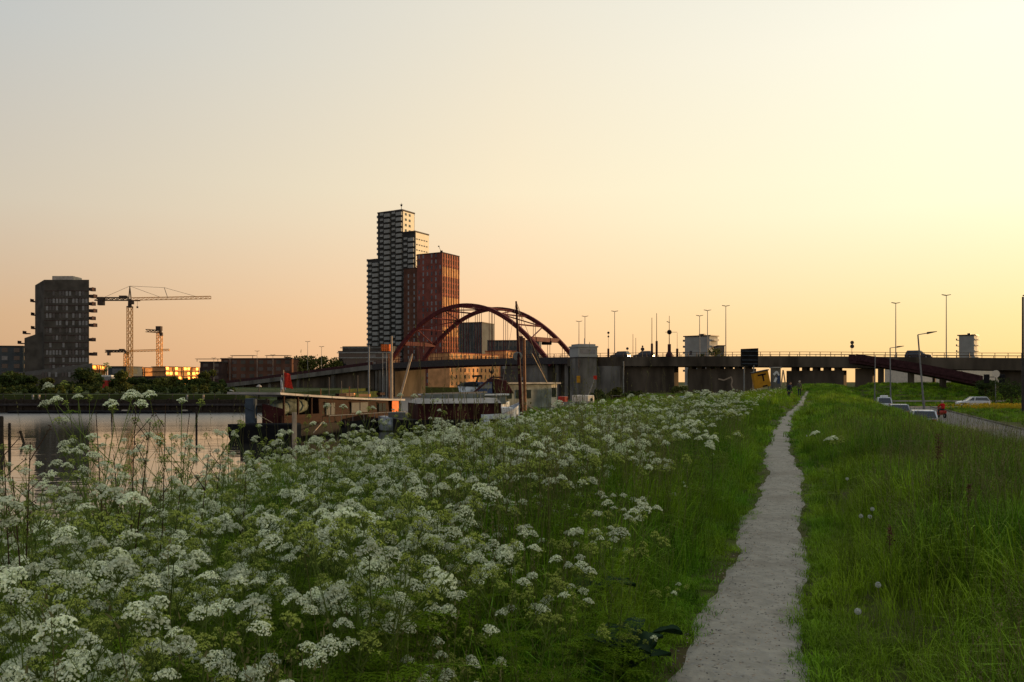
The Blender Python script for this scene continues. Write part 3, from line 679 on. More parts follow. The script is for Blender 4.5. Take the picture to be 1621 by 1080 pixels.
# arch bridge
c0 = B(46, 7, 0); root = bridge = thing('arch_bridge', 'dark red steel arch bridge with two leaning ribs and thin hangers over the canal', 'bridge', (c0[0], c0[1], -2.5))
strip(MB(), L0, L1, 0, WD, -.45, 0).build('deck', M['concrete_dark'], root)
for w in (0, WD):
    strip(MB(), L0, L1, w-.35 if w == 0 else w, w if w == 0 else w+.35, -1.35, .28).build('edge_girder', M['dark_steel'] if w == 0 else M['bridge_red'], root)
    railing(root, L0, L1, w-.2 if w == 0 else w+.2, M['rail_red'], dense=.8)
LA, LB, ZAP = 19.0, 73.0, 21.9
LM, HALF = (LA+LB)/2, (LB-LA)/2
def arch_z(l): t = (l-LM)/HALF; return ZAP-(ZAP-6.9)*abs(t)**2.05
for w in (.3, WD-.3):
    mb = MB(); N_ = 34; pts = []
    for i in range(N_+1):
        l = LA-1+(HALF*2+2)*i/N_; pts.append((l, arch_z(l)))
    for i in range(N_):
        (a, za), (b_, zb) = pts[i], pts[i+1]; th = .50; dx, dzz = b_-a, zb-za; ln = math.hypot(dx, dzz); nx_, nz_ = -dzz/ln*th, dx/ln*th
        if i == 0: p0 = (a-nx_, za-nz_); p1 = (a+nx_, za+nz_)
        q0 = (b_-nx_, zb-nz_); q1 = (b_+nx_, zb+nz_)
        mb.hexa([B(q0[0],w-.4,q0[1]),B(p0[0],w-.4,p0[1]),B(p0[0],w+.4,p0[1]),B(q0[0],w+.4,q0[1]),B(q1[0],w-.4,q1[1]),B(p1[0],w-.4,p1[1]),B(p1[0],w+.4,p1[1]),B(q1[0],w+.4,q1[1])])
        p0, p1 = q0, q1
    mb.build('arch_rib', M['bridge_red'], root)
    for k in range(-5, 6):
        l = LM+k*4.6
        for dl in (-.35, .35):
            if arch_z(l+dl)-dz(l) < 1: continue
            MB().tube(B(l+dl,w,dz(l)-.1), B(l+dl,w,arch_z(l+dl)-.4), .075, n=5).build('hanger', M['bridge_red'], root)
for l in (LM-HALF*.80, LM+HALF*.80):
    z = arch_z(l); mb = MB(); mb.bar(B(l,.7,z), B(l,WD-.7,z), 1.0, 1.1); mb.build('portal_beam', M['bridge_red'], root)
ls = [LM+HALF*t for t in (-.8,-.62,-.44,-.26,-.09,.09,.26,.44,.62,.8)]
for i in range(len(ls)):
    a = ls[i]
    if i not in (0, 9): MB().tube(B(a,.6,arch_z(a)), B(a,WD-.6,arch_z(a)), .22, n=6).build('cross_brace', M['bridge_red'], root)
    if i < len(ls)-1:
        b_ = ls[i+1]; m_ = (a+b_)/2
        if i % 2 == 0: MB().tube(B(a,.6,arch_z(a)), B(b_,WD-.6,arch_z(b_)), .17, n=6).build('diagonal_brace', M['bridge_red'], root)
        else: MB().tube(B(a,WD-.6,arch_z(a)), B(b_,.6,arch_z(b_)), .17, n=6).build('diagonal_brace', M['bridge_red'], root)
l = LM-HALF*.78; mb = MB(); p = B(l,WD*.62,arch_z(l)-1.6); mb.box(p[0]-1.3,p[0]+1.3,p[1]-.5,p[1]+.5,p[2]-.1,p[2]+.9); mb.build('signal_box', M['black'], root, bevel=.2)
mb = MB()
for l in np.arange(L0+2, L1, 4.0): strip(mb, l, l+.35, .1, WD-.1, -1.15, -.47)
mb.build('floor_beam', M['bridge_red'], root)
# piers of the arch
mb = MB(); strip(mb, 71, 78.7, .6, WD-.6, -12, -1.4); mb.build('pier', M['concrete_dark'], root)
for k in range(5): strip(MB(), 71.4+k*1.6, 72.2+k*1.6, .25, .55, -11, -1.45).build('pier_rib', M['concrete'], root)
strip(MB(), 13, 19.3, 3.2, WD-.6, -12, -1.4).build('pier', M['concrete_dark'], root); strip(MB(), 19.32, 26.5, .6, WD-.6, -12, -1.4).build('pier_block', M['concrete'], root)
for k, (a, b_) in enumerate(((13.6,14.6),(16.4,17.3))): strip(MB(), a, b_, 1.0, 2.2, -11, -1.42).build('pier_rib', M['concrete'], root)
# approach ramp on the left
c0 = B(120, 7, 0); root = thing('approach_ramp', 'concrete ramp with a dark red parapet descending left from the arch bridge', 'bridge', (c0[0], c0[1], -1))
strip(MB(), L1+.03, 172, 0, WD, -.45, 0).build('deck', M['concrete_dark'], root)
strip(MB(), L1+.03, 172, -.45, 0, -1.2, .1).build('edge_beam', M['concrete'], root)
strip(MB(), L1+.03, 172, -.38, -.12, .12, .95).build('parapet', M['rail_red'], root)
railing(root, L1+.03, 172, WD-.2, M['rail_red'], dense=.9)
for a, b_ in ((80,96),(97.5,112),(113.5,126),(128,140)):
    mb = MB(); n = 6
    for i in range(n):
        p, q = a+(b_-a)*i/n, a+(b_-a)*(i+1)/n
        mb.hexa([B(q,1.2,-1.2),B(p,1.2,-1.2),B(p,12,-1.2),B(q,12,-1.2),B(q,1.2,dz(q)-.5),B(p,1.2,dz(p)-.5),B(p,12,dz(p)-.5),B(q,12,dz(q)-.5)])
    mb.build('wall_panel', M['concrete_dark'], root)
    mb = MB(); mb.hexa([B(b_+1.4,.5,-1.2),B(b_+.1,.5,-1.2),B(b_+.1,12.5,-1.2),B(b_+1.4,12.5,-1.2)]+[B(x_,w_,dz(b_)-.5) for x_, w_ in ((b_+1.4,.5),(b_+.1,.5),(b_+.1,12.5),(b_+1.4,12.5))]); mb.build('pier', M['concrete'], root)
# viaduct on the right
c0 = B(-60, 7, 0); root = thing('road_viaduct', 'dark concrete road viaduct on wall piers running right from the arch bridge', 'bridge', (c0[0], c0[1], -1))
strip(MB(), -250, L0-.03, 0, WD+4, -.5, 0, 5).build('deck', M['concrete_dark'], root)
for w in (-.4, WD+4): strip(MB(), -250, L0-.03, w, w+.4, -1.9, .25, 5).build('edge_girder', M['concrete_dark'], root)
for w in (2.5, 5.5, 8.5, 11.5, 14.5): strip(MB(), -250, L0-.5, w, w+.5, -1.6, -.5, 8).build('girder', M['concrete_dark'], root)
railing(root, -250, L0-.03, -.2, M['rail_grey'], step=2.0, dense=0); railing(root, -250, L0-.03, WD+4.2, M['rail_grey'], step=2.0)
def pierwall(pxa, pxb, mt='concrete_dark', gap=.55, zb=-2.6, w0=.8, w1=3.0):
    a, b_ = L_at(pxb), L_at(pxa); mb = MB(); zt = min(dz(a), dz(b_))-1.9-gap
    mb.hexa([B(b_,w0,zb),B(a,w0,zb),B(a,w1,zb),B(b_,w1,zb),B(b_,w0,zt),B(a,w0,zt),B(a,w1,zt),B(b_,w1,zt)]); o = mb.build('pier_wall', M[mt], root)
    l = a+.8
    while l < b_-.4:
        mb = MB(); mb.hexa([B(l+1.0,w0,zt),B(l,w0,zt),B(l,w1,zt),B(l+1.0,w1,zt),B(l+1.0,w0,dz(l)-1.5),B(l,w0,dz(l)-1.5),B(l,w1,dz(l)-1.5),B(l+1.0,w1,dz(l)-1.5)]); mb.build('bearing_block', M['concrete_dark'], root); l += 2.1
pierwall(967, 1065, gap=.02); pierwall(1086, 1189, gap=.42); pierwall(1243, 1334, gap=.55, zb=-.5); pierwall(1352, 1380, gap=.1, zb=0); pierwall(1500, 1507, gap=.05, zb=0, w0=4, w1=5); pierwall(1470,1474,gap=.05,zb=0,w0=4,w1=5); pierwall(1580, 1640, gap=.05, zb=0)
strip(MB(), L_at(985), L_at(912), -1.2, WD, -10, -1.92).build('abutment', M['concrete'], root)
# graffiti tag on the second pier wall: pale looping strokes
a = L_at(1135); mb = MB()
pts = [(0,2.2),(1.2,1.9),(2.2,2.3),(2.9,2.6),(3.1,1.8),(2.9,.9),(3.2,.1)]
for (p, q), (r2, s2) in zip(pts[:-1], pts[1:]): mb.bar(B(a-p,.76,q-.6+.7), B(a-r2,.76,s2-.6+.7), .05, .28)
mb.build('graffiti', M['pale_wood'], root, label='pale looping graffiti strokes')
# control tower
l = L_at(931); cx_, cy_, _ = B(l, -2.2, 0); root = thing('bridge_control_tower', 'square concrete keeper tower with a pale flat cap beside the right arch foot', 'tower', (cx_, cy_, -2.6))
def sqr(w): return [(cx_+w*math.cos(R(45+90*k)+.35), cy_+w*math.sin(R(45+90*k)+.35)) for k in range(4)]
zt = zat(546, cy_)
mb = MB(); mb.prism(sqr(3.3), -2.6, zt-2.9); mb.build('shaft', M['concrete'], root)
mb = MB(); mb.prism(sqr(3.45), zt-2.9, zt-.7); mb.build('cabin', M['light_clad'], root)
mb = MB(); mb.prism(sqr(3.7), zt-.7, zt-.35); mb.prism(sqr(3.0), zt-.35, zt+.1); mb.tube((cx_+.3,cy_,zt),(cx_+.3,cy_,zt+1.5),.12); mb.build('roof', M['light_clad'], root)
mb = MB(); mb.prism(sqr(3.5), zt-3.1, zt-2.9); mb.build('ledge', M['dark_steel'], root)
q = sqr(3.46)
for k in (2, 3):
    for t0 in (.10,):
        p0 = Vector(q[k]).lerp(Vector(q[(k+1)%4]), t0); p1 = Vector(q[k]).lerp(Vector(q[(k+1)%4]), t0+.8); d = Vector(((p1-p0).y, -(p1-p0).x)).normalized()*.04
        mb = MB(); mb.hexa([(p0.x-d.x,p0.y-d.y,zt-2.2),(p1.x-d.x,p1.y-d.y,zt-2.2),(p1.x+d.x,p1.y+d.y,zt-2.2),(p0.x+d.x,p0.y+d.y,zt-2.2),(p0.x-d.x,p0.y-d.y,zt-1.1),(p1.x-d.x,p1.y-d.y,zt-1.1),(p1.x+d.x,p1.y+d.y,zt-1.1),(p0.x+d.x,p0.y+d.y,zt-1.1)]); mb.build('window', M['pane_pale'], root)
Yp = cy_-3.6; mb = MB(); mb.box(xat(913,Yp), xat(918.5,Yp), Yp, Yp+.5, zat(606,Yp), zat(595,Yp)); mb.build('notice_plate', M['sign_yellow'], root)
mb = MB(); mb.box(xat(915,Yp), xat(917,Yp), Yp, Yp+.6, zat(583,Yp), zat(568,Yp)); mb.build('slit_window', M['glass'], root)
# red cycle ramp right
root = thing('cycle_ramp', 'dark red parapet of a cycle ramp sloping down right in front of the viaduct', 'ramp', (72, 148, 1))
p0 = Vector((xat(1356,155), 155, zat(571,155))); p1 = Vector((xat(1556,137), 137, zat(607,137))); d = (p1-p0); n_ = 10
for nm, off, ht, m_ in (('parapet', 0, 1.25, 'rail_red'), ('deck_slab', .3, .5, 'rail_red'), ('far_parapet', 3.4, 1.3, 'rail_red')):
    mb = MB()
    for i in range(n_):
        a = p0+d*(i/n_); b_ = p0+d*((i+1)/n_); sg = .25*math.sin(math.pi*i/n_), .25*math.sin(math.pi*(i+1)/n_)
        w = .28 if nm != 'deck_slab' else 3.1; z0 = 0 if nm != 'deck_slab' else -.5
        mb.hexa([(a.x,a.y+off,a.z+z0+sg[0]),(b_.x,b_.y+off,b_.z+z0+sg[1]),(b_.x,b_.y+off+w,b_.z+z0+sg[1]),(a.x,a.y+off+w,a.z+z0+sg[0]),(a.x,a.y+off,a.z+z0+ht+sg[0]),(b_.x,b_.y+off,b_.z+z0+ht+sg[1]),(b_.x,b_.y+off+w,b_.z+z0+ht+sg[1]),(a.x,a.y+off+w,a.z+z0+ht+sg[0])])
    mb.build(nm, M[m_], root)
for t in (.25, .5, .75):
    q = p0+d*t; mb = MB(); mb.box(q.x-.4,q.x+.4,q.y+1.4,q.y+2.2,-.5,q.z-.3); mb.build('pier', M['concrete_dark'], root)
# guard rail by the cross road
root = thing('guard_rail', 'low pale guard rail with short posts along the cross road', 'guard rail', (62, 126, -2))
xa, xb = xat(1400,128), xat(1592,128); mb = MB(); mb.box(xa, xb, 127.9, 128, float(H(70,128))+.45, float(H(70,128))+.66); mb.build('rail', M['pale'], root)
x = xa
while x < xb: mb = MB(); mb.box(x,x+.1,128.01,128.12,float(H(x,128))-.1,float(H(70,128))+.6); mb.build('post', M['steel'], root); x += 1.6
# quay and mooring rail along the far bank
root = thing('quay_wall', 'long dark timber quay wall along the far bank', 'quay', (-120, 111, -3))
mb = MB(); mb.prism([(-900,110.6),(-32.7,110.6),(-32.7,111),(-900,111)], -3.5, -.75); mb.build('wall', M['pile_wood'], root)
for i in range(60):
    x = -33-i*2.2; mb = MB(); mb.box(x-.14,x+.14,110.35,110.6,-3.2,-.6); mb.build('timber_pile', M['pile_wood'], root)
mb = MB(); mb.box(-200,-32.7,110.2,110.58,-1.55,-1.3); mb.build('rubbing_rail', M['dark_steel'], root)
root = thing('quay_fence', 'thin low railing along the top of the far quay', 'fence', (-100, 112.6, -.9))
mb = MB(); mb.box(-180,-34,112.58,112.62,.0,.05); mb.box(-180,-34,112.58,112.62,-.45,-.41); mb.build('rail', M['dark_steel'], root)
for i in range(50): mb = MB(); mb.box(-35-i*2.9,-34.92-i*2.9,112.56,112.64,-.95,0); mb.build('post', M['dark_steel'], root)
# ------------------------------------------------------------------ lamps, masts, signs
def tall_lamp(px, ytop, D, ybase, label, r=.09, arm=.85, group='tall lamp posts along the bridge', both=True):
    x = xat(px, D); zb = zat(ybase, D); zt = zat(ytop, D); root = thing('street_lamp', label, 'street lamp', (x, D, zb), group)
    mb = MB(); mb.tube((x,D,zb), (x,D,zb+1.2), r*1.5, r*1.3, 6); mb.tube((x,D,zb+1.2), (x,D,zt), r*1.15, r*.7, 6); mb.build('pole', M['steel'], root)
    for s in ((-1, 1) if both else (1,)):
        mb = MB(); mb.hexa([(x+s*.1-.01,D-.15,zt-.1),(x+s*arm,D-.13,zt+.06),(x+s*arm,D+.13,zt+.06),(x+s*.1-.01,D+.15,zt-.1),(x+s*.1-.01,D-.15,zt+.06),(x+s*arm,D-.1,zt+.17),(x+s*arm,D+.1,zt+.17),(x+s*.1-.01,D+.15,zt+.06)]); mb.build('lamp_head', M['dark_steel'], root)
    return root
def bridge_D(px, w=0): u = (px-CX)/F; l = ((u*(O.y+NN.y*w))-(O.x+NN.x*w))/(E.x-u*E.y); return O.y+E.y*l+NN.y*w
for px, yt, w, desc in ((973, 493, 12, 'tall double-headed lamp post on the bridge right of the keeper tower'),
    (926, 501, 16, 'thin double-headed lamp post rising right behind the keeper tower'), (916.5, 509, 17, 'thin lamp post just left of another behind the keeper tower'),
    (1120, 491.5, 14, 'double-headed lamp post above the roof of the grey balcony block'), (1107.5, 500, 18, 'shorter lamp post above the left part of the grey balcony block'),
    (1149, 484.5, 8, 'tall double-headed lamp post just right of the grey balcony block'), (1418, 480, 12, 'tall lamp post on the viaduct behind the arm of the small road lamp'),
    (1498, 467.5, 9, 'tallest lamp post, on the viaduct left of the distant grey block'), (487, 541, 15, 'tall thin lamp post on the left ramp above the brown houseboat'),
    (509, 549, 16, 'thin lamp post on the left ramp next to the green trees'), (407, 556, 15, 'thin lamp post over the middle of the brick flats'),
    (338.5, 567, 15, 'low lamp post at the foot of the left ramp'), (364, 566, 15, 'second lamp post up from the foot of the left ramp'), (432, 562, 15, 'lamp post on the ramp left of the red flag')):
    D = bridge_D(px, w); l = L_at(px); tall_lamp(px, yt, D, HY-(dz(l)-EYE)*F/D, desc, r=.10 if px > 900 else .08)
# right edge pole
x = xat(1619.3, 96); root = thing('lamp_post', 'dark pole cut by the right edge of the photo', 'lamp post', (x, 96, -2))
mb = MB(); mb.tube((x,96,-2), (x,96,zat(470,96)), .15, .11, 8); mb.build('pole', M['dark_steel'], root)
mb = MB(); mb.bar((x+.02,96,zat(468,96)), (x+2.6,96,zat(464,96)), .16, .14); mb.build('arm', M['dark_steel'], root)
# road lamps with one arm
def road_lamp(pxb, yb, pxt, yt, pxa, ya, D, label, head=True):
    b_ = P(pxb, yb, D); t_ = P(pxt, yt, D); b_.z = -2.0; t_.z = zat(yt, D); root = thing('road_lamp', label, 'street lamp', tuple(b_), 'lamp posts along the road below the dike')
    MB().tube(b_, b_.lerp(t_, .2), .13, .12, 8).tube(b_.lerp(t_, .2), t_, .10, .07, 8).build('pole', M['steel'], root)
    if head:
        a_ = P(pxa, ya, D); m_ = t_.lerp(a_, .5); MB().tube(t_, m_, .05, .05, 6).build('arm', M['steel'], root)
        d = (a_-m_); n_ = m_; MB().hexa([tuple(v) for v in (n_+Vector((0,-.16,-.10)), a_+Vector((0,-.08,-.02)), a_+Vector((0,.08,-.02)), n_+Vector((0,.16,-.10)), n_+Vector((0,-.12,.12)), a_+Vector((0,-.06,.04)), a_+Vector((0,.06,.04)), n_+Vector((0,.12,.12)))]).build('lamp_head', M['dark_steel'], root, bevel=.02)
road_lamp(1464, 655, 1453, 530, 1483, 525, 84, 'nearest road lamp, leaning left with a flat head on a short arm')
road_lamp(1410, 640, 1409, 551, 1431, 548, 112, 'second road lamp behind the parked cars, with a flat head on its arm')
road_lamp(1384.5, 636, 1385.5, 563, 1, 1, 126, 'bare grey pole left of the two road lamps', head=False)
x = xat(1576, 122); root = thing('sign_post', 'grey post with a round sign beside the white car at the far right', 'sign post', (x, 122, -2))
MB().tube((x,122,-2), (x,122,zat(592,122)), .07, n=6).build('pole', M['steel'], root)
mb = MB(); mb.tube((x,121.9,zat(592,122)), (x,121.84,zat(592,122)), .55, n=16); mb.build('sign_disc', M['cream'], root)
for dx in (-1.1, 1.2): mb = MB(); mb.box(x+dx-.35,x+dx+.35,122.2,122.6,zat(597,122)-.9,zat(597,122)+.4); mb.bar((x+dx,122.4,zat(597,122)),(x,122.1,zat(597,122)),.1,.1); mb.build('signal_head', M['black'], root, bevel=.08)
# signal masts and round signs on the viaduct
def mast(px, yt, D, ybase, label, thick_y=None, r=.07, disc=None, name='signal_mast'):
    x = xat(px, D); zb = dz(L_at(px)); root = thing(name, label, 'mast', (x, D, zb), 'thin masts on the viaduct')
    MB().tube((x,D,zb), (x,D,zat(yt,D)), r, r*.7, 6).build('pole', M['dark_steel'], root)
    if thick_y: mb = MB(); mb.box(x-.22,x+.22,D-.2,D+.2,zb,zat(thick_y,D)); mb.build('signal_head', M['rail_red'], root, bevel=.04)
    if disc:
        for (yy, rr) in disc: MB().tube((x,D-.15,zat(yy,D)), (x,D-.1,zat(yy,D)), rr, n=14).build('sign_disc', M['dark_steel'], root)
    return root
mast(1032, 503, 178, 563, 'slim mast with a thick red-brown foot, left one of a pair on the viaduct', 544, .09)
mast(1039.5, 496, 178, 563, 'taller mast of the pair with a thick red-brown foot on the viaduct', 540, .09)
mast(1002, 529, 183, 563, 'short thin mast above the roof of the bridge car')
mast(1006.5, 535, 183, 563, 'shortest thin mast beside its twin above the bridge car')
mast(963, 526, 188, 563, 'thin pole with two small rings left of the tall bridge lamp', 552, .05, [(527, .28), (533, .22)])
mast(993, 551, 184, 563, 'small round sign on a low pole left of the bridge car', None, .04, [(552, .3)])
mast(1017, 549, 181, 563, 'low pole with two stacked dark signs above the bridge car', None, .05, [(548.5, .2), (553, .42)])
mast(1348.5, 541, 160, 563, 'pole with two round signs, one above the other, over the viaduct railing', None, .05, [(542.5, .36), (548.5, .4)])
mast(1072, 527, 174, 563, 'thin pole whose top joins the arm of the ball mast', 552, .05)
D = 176; x = xat(1059.5, D); zb = dz(L_at(1059)); root = thing('ball_mast', 'mast carrying a dark ball and a cross arm on the viaduct', 'mast', (x, D, zb))
MB().tube((x,D,zb), (x,D,zat(500,D)), .12, .05, 6).build('pole', M['dark_steel'], root); MB().ball((x,D-.1,zat(526,D)), .52, 14).build('ball', M['black'], root, smooth=True)
MB().bar((xat(1053,D),D,zat(526,D)), (xat(1072,D),D,zat(526,D)), .08, .08).build('cross_arm', M['dark_steel'], root)
mb = MB(); mb.bar((x-.55,D,zat(509,D)), (x+.1,D,zat(511,D)), .1, .14); mb.build('wind_vane', M['dark_steel'], root)
mb = MB(); mb.box(x-.3,x+.3,D-.3,D+.3,zb,zat(545,D)); mb.lathe([(.8,0),(.75,.5),(.35,1.2)], (x,D,zb), 10); mb.build('foot', M['rail_red'], root)
# matrix sign back
D = 128; x0, x1 = xat(1173.5, D), xat(1203, D); root = thing('sign_gantry', 'large dark board seen from behind, standing on two legs before the viaduct', 'sign', ((x0+x1)/2, D, -.2))
mb = MB(); mb.hexa([(x0,D,zat(579,D)),(x1,D+.8,zat(581,D)),(x1,D+1.2,zat(581,D)),(x0,D+.4,zat(579,D)),(x0,D,zat(552.5,D)),(x1,D+.8,zat(551,D)),(x1,D+1.2,zat(551,D)),(x0,D+.4,zat(552.5,D))]); mb.build('board', M['hull_black'], root, bevel=.03)
for z in (556, 563, 570, 576): mb = MB(); mb.bar((x0+.1,D-.06,zat(z,D)), (x1-.1,D+.72,zat(z,D)), .1, .1); mb.build('stiffener', M['hull_blue'], root)
for x in (x0+.6, x1-.8): MB().tube((x,D+.6,-.4), (x,D+.6,zat(578,D)), .11, n=8).build('leg', M['steel'], root)
# tilted yellow box sign
D = 104; c = P(1206, 601, D); root = thing('yellow_sign_box', 'tilted yellow-orange box with a black symbol at the far end of the path', 'sign', (c.x, D, c.z-1.2))
def rot2(u, w, dy, an=.2): return (c.x+u*math.cos(an)-w*math.sin(an), D+dy, c.z+w*math.cos(an)+u*math.sin(an))
mb = MB(); q = [(-.95,-1.0),(1.0,-1.0),(1.0,1.0),(-.95,1.0)]
mb.hexa([rot2(-.95,-1,0),rot2(1,-1,0),rot2(1,-1,.9),rot2(-.95,-1,.9),rot2(-.95,1,0),rot2(1,1,0),rot2(1,1,.9),rot2(-.95,1,.9)]); mb.build('box_body', M['sign_yellow'], root, bevel=.03)
mb = MB(); mb.hexa([rot2(-1.03,.98,-.1),rot2(1.1,.98,-.1),rot2(1.1,.98,1),rot2(-1.03,.98,1),rot2(-1.03,1.12,-.1),rot2(1.1,1.12,-.1),rot2(1.1,1.12,1),rot2(-1.03,1.12,1)]); mb.build('lid', M['dark_steel'], root)
mb = MB()
for a, b_, e, f_ in ((-.42,.62,.5,.70),(.12,.30,-.25,.62),(-.05,.55,-.95,-.78)): mb.hexa([rot2(a,e,-.03),rot2(b_,e,-.03),rot2(b_,e,.02),rot2(a,e,.02),rot2(a,f_,-.03),rot2(b_,f_,-.03),rot2(b_,f_,.02),rot2(a,f_,.02)])
mb.build('black_symbol', M['black'], root)
mb = MB(); mb.tube(rot2(-.8,-1,.4),(c.x-.9,D+.4,-.3),.06); mb.tube(rot2(.8,-1,.4),(c.x+.9,D+.4,-.3),.06); mb.build('support_leg', M['steel'], root)
# painted pillar behind and thin leaning poles
D = 150; root = thing('painted_pillar', 'grey bridge pillar with blue and white graffiti right of the yellow box', 'pillar', (xat(1230,D), D, -.5))
mb = MB(); mb.box(xat(1223,D), xat(1236,D), D, D+1.2, -.8, zat(583,D)); mb.build('pillar_body', M['concrete'], root)
mb = MB(); mb.box(xat(1222,D), xat(1237,D), D-.3, D+1.5, zat(583,D)+.01, zat(581,D)); mb.build('cap', M['pale'], root)
mb = MB(); zc = zat(597,D)
mb.bar((xat(1224.5,D),D-.04,zc+.4),(xat(1230,D),D-.04,zc+1.0),.04,.4); mb.bar((xat(1230,D),D-.05,zc+1.0),(xat(1233,D),D-.05,zc+.3),.04,.3); mb.bar((xat(1226,D),D-.04,zc-.9),(xat(1229,D),D-.04,zc-.1),.04,.4); mb.build('graffiti', M['white_cloth'], root)
mb = MB(); mb.box(xat(1230.5,D),xat(1234.5,D),D-.03,D,zc-1.2,zc+.6); mb.build('blue_graffiti', M['blue_flag'], root)
for i, (a, b_) in enumerate(((1236.5, 1239.5), (1243.5, 1240))):
    D = 118; mb = MB(); mb.tube(P(a+ (0 if i else 0), 606, D)-Vector((0,0,.4)), P(b_, 586, D), .1, .08, 6); solo(mb, 'leaning_pole', M['pale_wood'], 'pale pole leaning right next to the painted pillar' if i == 0 else 'pale pole leaning left, crossing its twin by the painted pillar', 'pole', 'pair of crossing poles')
# thin post in front of the viaduct, orange board and frame by the ramp
D = 120; mb = MB(); mb.tube((xat(987,D),D,-.5),(xat(987,D),D,zat(572,D)),.09,.08,8); solo(mb, 'post', M['steel'], 'single pale grey post standing before the first viaduct wall', 'post')
D = 150; x = xat(609, D); root = thing('traffic_signal', 'orange lattice box on a thin steel frame left of the arch foot', 'signal', (x, D, -2.5))
mb = MB(); zl, zh = zat(556, D), zat(545, D)
mb.box(xat(603,D), xat(617,D), D, D+1, zl, zl+.15)
for k in range(5): mb.box(xat(603.5+k*3,D), xat(604.6+k*3,D), D, D+1, zl, zh)
for k in range(4): mb.box(xat(603,D), xat(617,D), D, D+1, zl+.25+k*.3, zl+.36+k*.3)
mb.build('lattice_box', M['orange'], root)
for px in (605, 611): MB().tube((xat(px,D),D+.5,-2.4),(xat(px,D),D+.5,zl),.07,n=6).build('leg', M['steel'], root)
MB().bar((xat(535,D),D+.6,zat(558,D)),(xat(616,D),D+.6,zat(557,D)),.1,.12).build('cross_bar', M['steel'], root)
D = 100; mb = MB(); mb.tube((xat(584,D),D,-3),(xat(584,D),D,zat(549,D)),.12,.10,8); mb.tube((xat(584,D),D,zat(549,D)),(xat(584,D),D,zat(546,D)),.05); mb.bar((xat(580,D),D,zat(572,D)),(xat(591,D),D,zat(572,D)),.08,.08); solo(mb, 'mooring_mast', M['steel'], 'grey metal post with a short crossbar behind the brown houseboat', 'mast')
# ------------------------------------------------------------------ cars
def make_car(paint, label, l=4.3, w=1.75, h=1.46, kind='hatch', rack=False):
    root = thing('parked_car', label, 'car', (0,0,0)); hl = l/2; hw = w/2
    side = [(-hl,.28),(-hl+.02,.62),(-hl+.10,.88),(-.2-hl*.35,.92),(hl*.42,.90),(hl*.80,.80),(hl-.04,.66),(hl,.42),(hl-.06,.24),(-hl+.1,.24)]
    mb = MB(); n = len(side); vs = []
    for sg, k in ((-1, .90), (-1, 1), (1, 1), (1, .90)):
        for y, z in side: vs.append((sg*hw*(k if k == 1 else .96), y*(1 if k == 1 else .99), z if k == 1 else .3+(z-.3)*.9+ .03))
    vs = [(-hw,y,z) for y,z in side]+[(hw,y,z) for y,z in side]
    mb.add(vs, [tuple(range(n)), tuple(range(2*n-1,n-1,-1))]+[(i+n, (i+1)%n+n, (i+1)%n, i) for i in range(n)])
    mb.build('body', paint, root, bevel=.07)
    mb = MB(); yb0, yb1, yt0, yt1 = -hl+.12, hl*.45, -hl+.45, hl*.12; wt = hw*.80
    mb.hexa([(-hw+.05,yb0,.88),(hw-.05,yb0,.88),(hw-.05,yb1,.86),(-hw+.05,yb1,.86),(-wt,yt0,h-.05),(wt,yt0,h-.05),(wt,yt1,h-.05),(-wt,yt1,h-.05)]); mb.build('window_glass', M['glass'], root)
    mb = MB(); mb.hexa([(-wt-.02,yt0-.04,h-.06),(wt+.02,yt0-.04,h-.06),(wt+.02,yt1+.04,h-.06),(-wt-.02,yt1+.04,h-.06),(-wt+.06,yt0+.05,h),(wt-.06,yt0+.05,h),(wt-.06,yt1-.05,h-.01),(-wt+.06,yt1-.05,h-.01)])
    for s in (-1, 1):
        for (a, b_) in (((s*(hw-.05),yb0,.88),(s*wt,yt0,h-.05)), ((s*(hw-.05),yb1,.87),(s*wt,yt1,h-.05)), ((s*(hw-.05),0,.88),(s*wt,-.1,h-.05))): mb.bar(a, b_, .09, .09)
    mb.build('roof', paint, root)
    if rack: mb = MB(); mb.box(-.45,.45,-1.2,.1,h+.04,h+.24); mb.build('roof_box', M['white'], root, bevel=.05)
    for sx_ in (-1, 1):
        for y in (-l*.30, l*.31):
            t_ = MB().tube((sx_*(hw-.19),y,.31), (sx_*(hw+.01),y,.31), .31, n=18).build('wheel', M['black'], root)
            MB().tube((sx_*(hw-.0),y,.31), (sx_*(hw+.025),y,.31), .19, n=12).build('rim', M['steel'], t_)
        mb = MB(); mb.box(sx_*hw*.70-.16,sx_*hw*.70+.16,-hl-.01,-hl+.08,.66,.84); mb.build('tail_light', M['tail'], root)
        mb = MB(); mb.box(sx_*hw*.70-.17,sx_*hw*.70+.17,hl-.12,hl+.01,.56,.70); mb.build('headlight', M['white'], root)
    return root
def put(o, x, y, rz, z=None): o.location = (x, y, float(H(x, y)) if z is None else z); o.rotation_euler = (0,0,rz)
hd = -math.atan(.386)
cA = make_car(M['paint_white'], 'nearest parked car, only its white roof showing over the grass'); put(cA, 31.2, 62.5, hd, -1.96)
cB = make_car(M['paint_silver'], 'middle parked car between two white ones below the dike'); put(cB, xat(1422,79), 79, hd, -1.96)
cC = make_car(M['paint_white'], 'farthest of the three parked cars, white with a roof box', rack=True, h=1.6); put(cC, xat(1399,106), 106, hd, -1.96)
cD = make_car(M['paint_white'], 'white car seen from the side on the cross road at the far right', l=4.2, h=1.45); put(cD, xat(1540,118), 118, R(78), -1.96)
for o in (cA, cB, cC): o['group'] = 'cars parked along the road below the dike'
cE = make_car(M['paint_dark'], 'dark car on the viaduct between the bridge lamp and the paired masts', l=4.6, h=1.6)
